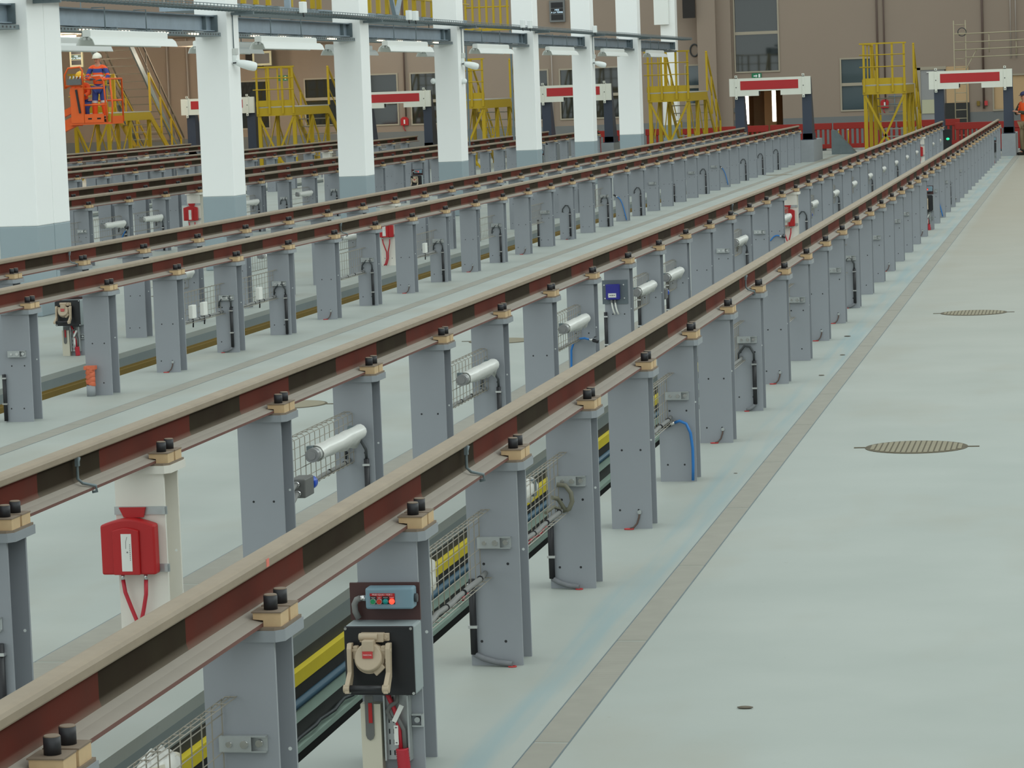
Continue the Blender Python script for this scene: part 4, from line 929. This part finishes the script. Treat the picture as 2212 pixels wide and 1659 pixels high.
# ---------------------------------------------------------------- things on and before the back wall
def wallpipe(x, z0, z1, r, mt, lab, y=98.93): tag(MB().tube([(x, y, z0), (x, y, z1)], r, 8).build('wall_pipe', mt), lab, 'pipe')
wallpipe(-1.02, 1.1, 6, 0.035, 'pipe_dark', 'dark vertical pipe on the wall above the far right buffer')
wallpipe(-4.42, 1.3, 6, 0.03, 'pipe_dark', 'left dark vertical pipe behind the right yellow platform'); wallpipe(-4.2, 1.3, 6, 0.025, 'pipe_dark', 'right dark vertical pipe behind the right yellow platform')
wallpipe(0.05, 2.7, 6, 0.02, 'pipe_wall', 'pale vertical pipe at the right end of the wall'); wallpipe(-0.12, 2.7, 6, 0.02, 'pipe_wall', 'second pale vertical pipe at the right end of the wall')
wallpipe(-20.3, 1.5, 6, 0.03, 'pipe_dark', 'dark pipe on the wall between the third and fourth columns'); wallpipe(-14.75+0.25-0.75, 1.0, 4, 0.02, 'pipe_wall', 'thin pipe on the wall behind the fifth column')
for x, lab in ((-27.2, 'narrow rib on the wall left of the second column'), (-27.9, 'second narrow rib on the wall left of the second column'), (-28.6, 'third narrow rib on the wall left of the second column')): wallpipe(x, 0.2, 6, 0.03, 'pipe_wall', lab)
def ext_box(x, z, lab):
    t = thing('wall_box', lab, 'red box', (x, WY, z)); MB().prism([(-0.13, -0.13), (0.13, -0.13), (0.13, 0.09), (0.06, 0.15), (-0.06, 0.15), (-0.13, 0.09)], 'y', -0.09, -0.0006).build('cover', 'red', t); MB().box(-0.025, 0.025, -0.095, -0.0905, -0.08, 0.06).build('label_plate', 'label', t)
    MB().tube([(-0.05, -0.05, -0.13), (-0.03, -0.05, -0.25), (0.02, -0.03, -0.32)], 0.015, 6).build('cable', 'red_cable', t)
ext_box(-4.23, 1.36, 'small red box on the wall behind the right yellow platform'); ext_box(-20.36, 1.34, 'small red box on the wall between the third and fourth columns')
def exit_sign(x, y, z, lab):
    t = thing('exit_sign', lab, 'exit sign', (x, y, z)); MB().box(-0.16, 0.16, -0.03, -0.0006, -0.09, 0.09).build('panel', 'sign_green', t)
    b = MB(); b.prism([(-0.10, -0.02), (-0.02, -0.02), (-0.02, -0.055), (0.03, 0), (-0.02, 0.055), (-0.02, 0.02), (-0.10, 0.02)], 'y', -0.032, -0.0302); b.box(0.06, 0.12, -0.032, -0.0302, -0.05, 0.06); b.build('pictogram', 'white', t)
exit_sign(-8.41, WY, 2.43, 'green exit sign above the corridor doorway'); exit_sign(-24.55, WY, 2.95, 'green exit sign behind the platform between second and third columns')
t = thing('monitor', 'small screen in a cream frame on the wall right of the second column', 'screen', (-24.94, 97.9, 3.63)); f = MB(); f.box(-0.33, 0.33, -0.06, 0.0, -0.24, 0.24); f.build('frame', 'foam', t); MB().box(-0.26, 0.26, -0.068, -0.0605, -0.17, 0.17).build('display', 'black_panel', t); MB().bar((0, 0, -0.1), (0, 1.08, -0.1), 0.06).build('arm', 'galv_dark', t)
tag(MB().box(-25.75, -25.2, 98.7, 98.98, 3.35, 3.95).build('panel_box', 'dark'), 'dark panel beside the cream-framed screen right of the second column', 'panel')
def display(x, y, z, hw, hh, lab, fr, pan):
    t = thing('display_board', lab, 'display board', (x, y, z)); MB().box(-hw-0.06, hw+0.06, -0.1, -0.0006, -hh-0.06, hh+0.06).build('frame', fr, t)
    for i in (-1, 0, 1): MB().box(-hw, hw, -0.108, -0.1005, i*hh*0.67-hh*0.3, i*hh*0.67+hh*0.3).build('display_panel', pan if i == 0 else 'black_panel', t)
    text('MISE', hh*0.26, (0, -0.109, hh*0.13), 'screen_on', t); text('A LA TERRE', hh*0.26, (0, -0.109, -hh*0.14), 'screen_on', t)
display(-15.0, WY, 4.82, 0.2, 0.3, 'black display board reading MISE A LA TERRE above the fifth gap', 'wall_band', 'black_panel')
tag(MB().box(-29.46, -29.38, 92.001, 92.08, 3.5, 4.419).build('sign_pole', 'galv_dark'), 'grey hanging pole carrying the cream-framed display board', 'pole')
display(-29.42, 92.0, 3.82, 0.16, 0.25, 'cream-framed display board with green panel left of the worker', 'foam', 'green_panel')
tag(MB().box(-10.7, -10.3, 98.2, 98.38, 4.4, 6.0).build('dark_opening_block', 'dark'), 'dark block in place of an opening high on the wall by the pilaster', 'opening')  # solid dark box stands in for a dark opening
tag(MB().box(-10.75, -10.72+0.1, 98.39, 98.4, 4.5, 4.6).build('cable_coil', 'black'), 'small black plate high on the wall by the pilaster', 'plate') if False else None
tag(MB().box(-10.75, -10.3, 91.85, 91.98, 4.1, 6.4).build('light_duct', 'lamp_white'), 'white vertical duct on the slim far column', 'duct')
t = thing('cable_coil', 'dark coil of cable on the wall beside the pilaster', 'cable coil', (-10.45, 98.974, 3.35)); MB().tube([(0.14*math.cos(i*PI/8), 0, 0.2*math.sin(i*PI/8)) for i in range(17)], 0.025, 6).build('coil', 'cable_dark', t)
tag(MB().box(-9.35, -9.15, WY-.05, WY, 1.25, 1.4).build('wall_socket', 'wall_band'), 'grey wall socket left of the corridor doorway', 'socket')
# scaffold: ladder and rails at the right
t = thing('scaffold_ladder', 'upright ladder standing before the back wall at the right', 'ladder', (0, 97.0, 0))
for x in (-1.86, -1.49): MB().tube([(x, 0, 0), (x, 0, 3.95)], 0.018, 8).build('stile', 'scaffold', t)
b = MB()
for i in range(14): b.tube([(-1.86, 0, 0.3+i*0.27), (-1.49, 0, 0.3+i*0.27)], 0.014, 6)
b.build('rungs', 'scaffold', t)
MB().tube([(-1.6+0.13*math.cos(i*PI/8), -0.02, 3.58+0.13*math.sin(i*PI/8)) for i in range(17)], 0.015, 6).build('hoop', 'cable_dark', t)
t = thing('scaffold_rails', 'scaffold guard rails beside the ladder at the right', 'scaffold', (0, 96.9, 0))
for (z, x0) in ((3.515, -1.84), (3.25, -1.5), (3.015, -1.84), (2.77, -1.5)): MB().tube([(x0, -0.05, z), (1.6, -0.05, z+0.03)], 0.018, 8).build('rail_tube', 'scaffold', t)
for x, z0, z1 in ((-0.75, 2.9, 3.5), (0.1, 2.77, 3.25), (1.2, 0, 3.6)): MB().tube([(x, -0.02, z0), (x, -0.02, z1)], 0.016, 8).build('upright', 'scaffold', t)
MB().tube([(-1.15, -0.02, 3.0), (-1.65, -0.02, 2.1)], 0.016, 8).build('brace', 'scaffold', t)
MB().tube([(1.2, 0, 0), (1.2, 0, 3.5)], 0.02, 8).build('upright', 'scaffold', t)
# boxes and pipes on the wall under the right buffer
for x, mt, lab in ((-1.2, 'pit_olive', 'small olive valve on the wall under the far right buffer beam'), (-0.95, 'red_tag', 'small red valve on the wall under the far right buffer beam')):
    tag(MB().box(x-0.05, x+0.05, 98.9, 98.999, 1.2, 1.35).build('wall_valve', mt), lab, 'valve')
t = thing('pipe_rack', 'grey pipe frame on the wall behind the right yellow platform', 'pipes', (0, 98.85, 0))
b = MB()
for z in (1.1, 1.35, 1.6): b.tube([(-4.1, 0, z), (-3.4, 0, z)], 0.02, 6)
b.tube([(-3.9, 0, 0.9), (-3.9, 0, 1.7)], 0.02, 6); b.tube([(-3.9, 0, 1.6), (-3.9, 0.14, 1.6)], 0.02, 6); b.build('pipes', 'galv_dark', t)

# ---------------------------------------------------------------- left bay: low ceiling with warm lamps, upper gangway, grey stair
struct(MB().box(-36, -26.6, 74, 98.9, 4.42, 4.6).build('ceiling', 'wall')); struct(MB().box(-26.5, -22.2, 92, 98.9, 4.05, 4.2).build('ceiling_low', 'wall'))
for (x, y, z), lab in (((-28.6, 86, 4.41), 'warm round ceiling lamp left of the hanging rods'), ((-27.6, 86, 4.41), 'warm round ceiling lamp over the hanging reflector lamp'), ((-30.6, 95, 4.41), 'warm round ceiling lamp left of the orange lift basket'), ((-29.6, 90, 4.41), 'warm ceiling lamp beside the first column'), ((-25.9, 94.0, 4.04), 'warm lamp left of the second column'), ((-24.3, 94.5, 4.04), 'warm lamp right of the second column')):
    t = thing('ceiling_lamp', lab, 'lamp', (x, y, z), 'warm ceiling lamps'); MB().cyl((0, 0, -0.07), (0, 0, -0.02), 0.24, 20).build('diffuser', 'warm_glow', t); MB().cyl((0, 0, -0.02), (0, 0, 0), 0.28, 20).build('ring', 'foam', t)
    l = bpy.data.lights.new('lamp_light', 'POINT'); l.energy = 130; l.color = (1, 0.86, 0.66); l.shadow_soft_size = 0.2; lo = bpy.data.objects.new('lamp_light', l); lo.location = (0, 0, -0.35); C.objects.link(lo); lo.parent = t
# upper gangway with yellow guards
t = thing('gangway', 'grey steel gangway with yellow guard bars above the column beams', 'gangway', (0, 0, 0))
MB().box(-11.2, -10.05, 43.0, 60, 3.66, 3.74).build('walkway_deck', 'galv', t)
for y in range(44, 60, 4): MB().box(-10.049, -9.65, y, y+0.1, 3.6, 3.7).build('bracket', 'galv_dark', t)
for y in (43.4, 44.1, 44.8, 46.1, 46.9, 47.5, 47.9, 51.4, 52.1, 52.8, 53.6, 54.3, 55.0, 55.8, 56.6, 57.4, 58.0, 58.6): MB().box(-10.05, -9.98, y-0.04, y+0.04, 3.74, 4.9).build('guard_bar', 'yellow', t)
for z in (4.05, 4.5): MB().tube([(-10.0, 43.2, z), (-10.0, 60, z)], 0.018, 6).build('guard_rail', 'yellow', t)
pieces('brace', 'galv', t, [MB().bar((-9.9, 52.9, 3.7), (-9.9, 51.9, 4.9), 0.07), MB().bar((-9.9, 53.0, 3.7), (-9.9, 54.2, 4.9), 0.07), MB().bar((-9.9, 45.5, 3.6), (-9.9, 45.5, 5), 0.09)])
t = thing('gate_panel', 'tall yellow barred gate above the beam between fourth and fifth columns', 'gate', (-13.2, 75.0, 0))
b = MB()
for i in range(7): b.box(i*0.18, i*0.18+0.05, 0, 0.05, 3.85, 5.6)
b.tube([(0, 0.02, 4.4), (1.15, 0.02, 4.4)], 0.02, 6); b.box(-0.02, 1.18, -0.02, 0.07, 3.8, 3.86); b.build('bars', 'yellow', t)
MB().box(-0.02, 0.02, 0.0, 0.05, 0, 3.85).build('support_leg', 'galv_dark', t); MB().box(1.14, 1.18, 0.0, 0.05, 0, 3.85).build('support_leg', 'galv_dark', t)
t = thing('steel_staircase', 'grey open-tread steel staircase behind the orange lift', 'staircase', (-28.6, 91.0, 0))
b = MB(); N = 17
for i in range(N): q = i/(N-1); b.box(0, 1.25, q*5.2-0.13, q*5.2+0.13, 4.2-q*3.95, 4.235-q*3.95)
b.build('treads', 'stair_grey', t)
for x in (-0.03, 1.28): MB().bar((x, -0.1, 4.25), (x, 5.3, 0.15), 0.05, 0.24).build('stringer', 'galv_dark', t)
for x in (-0.03, 1.28):
    b = MB(); b.bar((x, -0.1, 5.2), (x, 5.3, 1.1), 0.045); b.bar((x, -0.1, 4.75), (x, 5.3, 0.65), 0.03)
    for q in (0.05, 0.3, 0.55, 0.8, 1.0): b.bar((x, 5.3*q, 4.25-4.1*q), (x, 5.3*q, 5.2-4.1*q), 0.04)
    b.build('handrail', 'stair_grey', t)

# ---------------------------------------------------------------- boom lift
BX, BY = -22.75, 73.3
t = thing('boom_lift', 'orange boom lift basket raised beside the near white column', 'boom lift', (BX, BY, 0))
b = MB(); zf = 1.80
b.box(-0.5, 0.62, 0, 0.95, zf, zf+0.05); b.build('floor_plate', 'lift', t)
b = MB(); b.box(-0.1, 0.42, -0.02, 0.0, zf+0.05, zf+0.27); b.box(-0.45, -0.1, -0.02, 0, zf+0.05, zf+0.95); b.box(0.6, 0.62, 0, 0.95, zf+0.05, zf+0.2)
for x in (0.0, 0.24): b.box(x, x+0.10, -0.023, -0.0202, zf+0.13, zf+0.17, 1)
b.build('toe_panel', ['lift', 'dark'], t)
r = 0.024
b = MB()
for pts in ([(-0.1, 0, zf+0.05), (-0.1, 0, zf+1.2), (0.36, 0, zf+1.22), (0.45, 0, zf+1.1), (0.5, 0, zf+0.05)], [(-0.1, 0, zf+0.92), (0.44, 0, zf+0.92)], [(-0.1, 0, zf+0.5), (0.5, 0, zf+0.5)],
            [(0.62, 0.0, zf+0.03), (0.66, 0.0, zf+0.5), (0.62, 0.0, zf+1.15), (0.62, 0.95, zf+1.15), (0.62, 0.95, zf+0.05)], [(0.62, 0.95, zf+1.15), (-0.5, 0.95, zf+1.15), (-0.5, 0.95, zf+0.05)], [(0.45, 0, zf+1.12), (0.62, 0, zf+1.15)],
            [(-0.58, 0, zf+0.93), (-0.58, 0, zf+1.28), (-0.48, 0, zf+1.45), (-0.16, 0, zf+1.47), (-0.1, 0, zf+1.38), (-0.16, 0, zf+0.95)], [(-0.58, 0, zf+1.0), (-0.1, 0, zf+1.0)], [(-0.5, 0.95, zf+0.6), (0.62, 0.95, zf+0.6)], [(-0.58, 0, zf+0.95), (-0.5, 0.95, zf+1.15)]):
    b.tube(pts, r, 8)
b.build('guard_frame', 'lift', t)
b = MB(); b.box(-0.48, -0.12, -0.12, -0.03, zf+1.02, zf+1.17); b.build('control_box', 'grey_box', t)
b = MB()
for i in range(4): b.cyl((-0.42+i*0.09, -0.08, zf+1.17), (-0.42+i*0.09+0.02, -0.08, zf+1.24), 0.014, 8)
b.build('levers', 'label', t)
b = MB(); b.bar((-0.3, 0.2, zf+0.15), (-1.6, 0.25, zf-0.42), 0.16, 0.26); b.bar((-0.25, 0.2, zf+0.5), (-1.5, 0.25, zf-0.05), 0.12, 0.16); b.bar((-0.35, 0.2, zf-0.02), (-0.3, 0.2, zf+0.6), 0.18); b.bar((-1.6, 0.25, zf-0.42), (-3.3, 0.3, 1.3), 0.2, 0.26); b.box(-3.7, -3.1, 0.0, 0.6, 1.05, 1.5); b.build('boom', 'lift', t)
MB().bar((-0.28, -0.03, zf+0.9), (-0.2, -0.03, zf+0.3), 0.05).build('hydraulic_hose', 'black', t)
b = MB(); b.box(-4.3, -2.8, -0.3, 0.9, 0.45, 1.05); b.build('chassis', 'lift', t, bevel=0.04)
for x in (-4.1, -3.0):
    for y in (-0.42, 0.8): MB().cyl((x, y, 0.33), (x, y+0.22, 0.33), 0.33, 20).build('wheel', 'black', t)

# ---------------------------------------------------------------- people
def skin_mesh(name, nodes, edges, mt, parent, sub=1, mats=None, bands=None):
    me = bpy.data.meshes.new(name); me.from_pydata([n[0] for n in nodes], edges, [])
    o = bpy.data.objects.new(name, me); C.objects.link(o)
    sk = o.modifiers.new('skin', 'SKIN'); sk.use_smooth_shade = True
    ly = me.skin_vertices[0].data
    for i, n in enumerate(nodes):
        r = n[1]; ly[i].radius = (r, r) if not isinstance(r, tuple) else r
        ly[i].use_root = (i == 0)
    sb = o.modifiers.new('sub', 'SUBSURF'); sb.levels = sub; sb.render_levels = sub
    dg = bpy.context.evaluated_depsgraph_get(); me2 = bpy.data.meshes.new_from_object(o.evaluated_get(dg))
    bpy.data.objects.remove(o); me2.name = name; me2.materials.clear()
    for q in (mats or [mt]): me2.materials.append(M[q])
    for p in me2.polygons:
        p.use_smooth = True; p.material_index = bands(p.center) if bands else 0
    o = bpy.data.objects.new(name, me2); C.objects.link(o); o.parent = parent
    return o
def person(lab, loc, rz, pose, jacket, jbands, trousers, tbands, hat, hat_kind):
    t = thing('person', lab, 'person', loc); t.rotation_euler = (0, 0, rz)
    P_ = pose
    nodes = [(P_['pelvis'], 0.10), (P_['waist'], (0.11, 0.085)), (P_['chest'], (0.13, 0.10)), (P_['neckb'], 0.07), (P_['neck'], 0.05), (P_['head'], (0.072, 0.085)), (P_['crown'], (0.07, 0.082))]
    edges = [(0, 1), (1, 2), (2, 3), (3, 4), (4, 5), (5, 6)]
    def chain(frm, pts):
        i = frm
        for p, r in pts: nodes.append((p, r)); edges.append((i, len(nodes)-1)); i = len(nodes)-1
        return i
    for s in ('l', 'r'):
        chain(0, [(P_['hip'+s], 0.075), (P_['knee'+s], 0.055), (P_['ankle'+s], 0.04), (P_['toe'+s], 0.035)])
        h = chain(3, [(P_['sho'+s], 0.055), (P_['elb'+s], 0.042), (P_['wri'+s], 0.029), (P_['hand'+s], (0.034, 0.022))])
        hd = Vector(P_['hand'+s]); d = (hd-Vector(P_['wri'+s])).normalized(); sd = Vector((1, 0, 0)) if abs(d.x) < 0.8 else Vector((0, 1, 0)); sd = (sd-d*sd.dot(d)).normalized()
        for i, (o_, ln) in enumerate(((-0.028, 0.06), (-0.010, 0.072), (0.010, 0.068), (0.028, 0.052))):
            b0 = hd+d*0.03+sd*o_; chain(h, [(b0, 0.010), (b0+d*ln*0.5, 0.009), (b0+d*ln*0.8+Vector((0, 0, -0.02)), 0.008)])
        tb = hd+sd*(-0.03 if s == 'l' else 0.03); chain(h, [(tb+sd*(-0.015 if s == 'l' else 0.015)+d*0.015, 0.011), (tb+sd*(-0.02 if s == 'l' else 0.02)+d*0.045, 0.009)])
    nodes = [(tuple(n[0]), n[1]) for n in nodes]
    glove = pose.get('glove')
    def bb(c):
        if glove and any((c-Vector(P_['hand'+s])).length < 0.11 for s in 'lr'): return 1
        return 0
    body = skin_mesh('body', nodes, edges, 'skin', t, 2, ['skin', 'glove'], bb)
    hc = Vector(P_['head']); f = Vector(pose.get('face', (0, -1, 0))).normalized(); sx = f.cross(Vector((0, 0, 1))).normalized()
    fc = MB(); fc.sphere(hc+f*0.088+Vector((0, 0, 0.0)), 0.016, 0, 8, 6, (1, 1, 1.4))
    for s in (-1, 1): fc.sphere(hc+sx*s*0.078, 0.022, 0, 8, 6, (0.5, 0.8, 1.3))
    fc.build('nose_and_ears', 'skin', t)
    ey = MB()
    for s in (-1, 1): ey.sphere(hc+f*0.074+sx*s*0.030+Vector((0, 0, 0.028)), 0.010, 0, 8, 6)
    q0 = hc+f*0.078+Vector((0, 0, -0.042)); ey.tube([q0-sx*0.022, q0+f*0.005, q0+sx*0.022], 0.005, 6); ey.build('eyes_and_mouth', 'boot', t)
    jn = [(P_['waistlow'], (0.15, 0.115)), (P_['waist'], (0.15, 0.115)), (P_['chest'], (0.165, 0.125)), (P_['neckb'], (0.085, 0.08))]; je = [(0, 1), (1, 2), (2, 3)]
    for s in 'lr':
        i = 3
        for p, rr in ((P_['sho'+s], 0.075), (P_['elb'+s], 0.062), (P_['wri'+s], 0.048)): jn.append((p, rr)); je.append((i, len(jn)-1)); i = len(jn)-1
    skin_mesh('jacket', jn, je, None, t, 2, jacket, jbands)
    tn = [(P_['pelvis'], (0.15, 0.12))]; te = []
    for s in 'lr':
        i = 0
        for p, rr in ((P_['hip'+s], 0.098), (P_['knee'+s], 0.078), (Vector(P_['ankle'+s])+Vector((0, 0, 0.03)), 0.068)): tn.append((tuple(p), rr)); te.append((i, len(tn)-1)); i = len(tn)-1
    skin_mesh('trousers', tn, te, None, t, 2, trousers, tbands)
    for s in 'lr':
        a, e = Vector(P_['ankle'+s]), Vector(P_['toe'+s]); d = (e-a); bt = MB(); bt.tube([a+Vector((0, 0, 0.07)), a+Vector((0, 0, -0.01))], 0.056, 12); bt.tube([(a.x-d.x*0.25, a.y-d.y*0.25, 0.048), ((a.x+e.x)/2, (a.y+e.y)/2, 0.048), (e.x+d.x*0.2, e.y+d.y*0.2, 0.04)], [0.046, 0.048, 0.036], 12); bt.build('boot', 'boot', t)
    cz = Vector(P_['crown']); hb = MB()
    if hat_kind == 'helmet':
        hb.sphere(cz+Vector((0, 0, -0.01)), 0.125, 0, 18, 8, (0.98, 1.12, 1.05), 0.0, 1.0); hb.sphere(cz+f*0.05+Vector((0, 0, -0.012)), 0.13, 0, 18, 3, (1, 1.1, 0.12))
        hb.tube([cz+f*(-0.12)+Vector((0, 0, 0.06)), cz+Vector((0, 0, 0.125)), cz+f*0.12+Vector((0, 0, 0.06))], 0.012, 6)
    else:
        hb.sphere(cz+Vector((0, 0, -0.02)), 0.108, 0, 16, 8, (0.95, 1.05, 0.95), 0.0, 1.0); hb.sphere(cz+f*0.10+Vector((0, 0, -0.02)), 0.07, 0, 14, 3, (1, 1, 0.15))
    hb.build('helmet' if hat_kind == 'helmet' else 'cap', hat, t)
    return t
std = dict(pelvis=(0, 0, 0.90), waistlow=(0, 0, 0.88), waist=(0, 0, 1.06), chest=(0, -0.01, 1.26), neckb=(0, 0, 1.42), neck=(0, -0.015, 1.48), head=(0, -0.04, 1.575), crown=(0, -0.03, 1.655),
    hipl=(0.09, 0, 0.84), hipr=(-0.09, 0, 0.84), kneel=(0.12, -0.03, 0.47), kneer=(-0.12, -0.02, 0.47), anklel=(0.14, 0.02, 0.09), ankler=(-0.14, 0.02, 0.09), toel=(0.16, -0.13, 0.04), toer=(-0.16, -0.13, 0.04),
    shol=(0.19, 0, 1.385), shor=(-0.19, 0, 1.385), elbl=(0.27, -0.05, 1.14), elbr=(-0.28, -0.06, 1.14), wril=(0.15, -0.25, 1.08), wrir=(-0.14, -0.27, 1.10), handl=(0.08, -0.29, 1.07), handr=(-0.08, -0.31, 1.10), glove=True, face=(-0.25, -1, -0.15))
def jb1(c):
    if abs(c.x) > 0.22 and c.z < 1.2: return 0 if c.z < 1.13 else 1
    if c.z > 1.37: return 0
    if 1.14 < c.z < 1.19 and abs(c.x) < 0.2: return 2
    if c.z > 1.24: return 1
    if c.z > 0.98: return 0
    return 1
def tb1(c):
    if 0.50 < c.z < 0.56 or c.z < 0.17 and c.z > 0.11: return 2
    return 1 if c.z > 0.5 else 0
person('worker in orange and blue hi-vis with white helmet standing in the lift', (BX+0.18, BY+0.42, zf+0.05), 0.08, std, ['hv_orange', 'work_blue', 'silver_band'], jb1, ['hv_orange', 'work_blue', 'silver_band'], tb1, 'helmet_white', 'helmet')
kn = dict(std); kn.update(pelvis=(0, 0.12, 0.50), waistlow=(0, 0.1, 0.50), waist=(0, 0.04, 0.66), chest=(0, -0.06, 0.84), neckb=(0, -0.1, 0.98), neck=(0, -0.12, 1.04), head=(0, -0.16, 1.12), crown=(0, -0.15, 1.20),
    hipl=(0.09, 0.1, 0.46), hipr=(-0.09, 0.1, 0.46), kneel=(0.14, -0.22, 0.42), kneer=(-0.12, -0.08, 0.10), anklel=(0.14, -0.14, 0.09), ankler=(-0.12, 0.28, 0.09), toel=(0.15, -0.28, 0.04), toer=(-0.12, 0.4, 0.04),
    shol=(0.18, -0.08, 0.95), shor=(-0.18, -0.08, 0.95), elbl=(0.24, -0.2, 0.75), elbr=(-0.24, -0.2, 0.75), wril=(0.14, -0.36, 0.70), wrir=(-0.14, -0.36, 0.70), handl=(0.08, -0.42, 0.70), handr=(-0.08, -0.42, 0.70))
person('worker with yellow helmet crouching in the lift behind the control box', (BX-0.32, BY+0.55, zf+0.05), 0.1, kn, ['hv_orange', 'work_blue', 'silver_band'], lambda c: 0 if c.z > 0.6 or c.z < 0.5 else 1, ['work_blue'], lambda c: 0, 'helmet_yellow', 'helmet')
ps = dict(std); ps.update(face=(0, -1, -0.1), glove=False, elbl=(0.24, -0.12, 1.14), wril=(0.02, -0.26, 1.18), handl=(-0.06, -0.28, 1.2), elbr=(-0.24, -0.12, 1.14), wrir=(-0.02, -0.24, 1.14), handr=(0.06, -0.26, 1.14))
def jb3(c): return 1 if abs(c.x) > 0.17 or c.y < -0.16 else 0
p3 = person('person in orange vest, dark sleeves and navy cap cut off at the right edge', (0.62, 83.0, 0), -0.9, ps, ['hv_orange', 'dark_sleeve'], jb3, ['khaki'], lambda c: 0, 'navy_cap', 'cap')
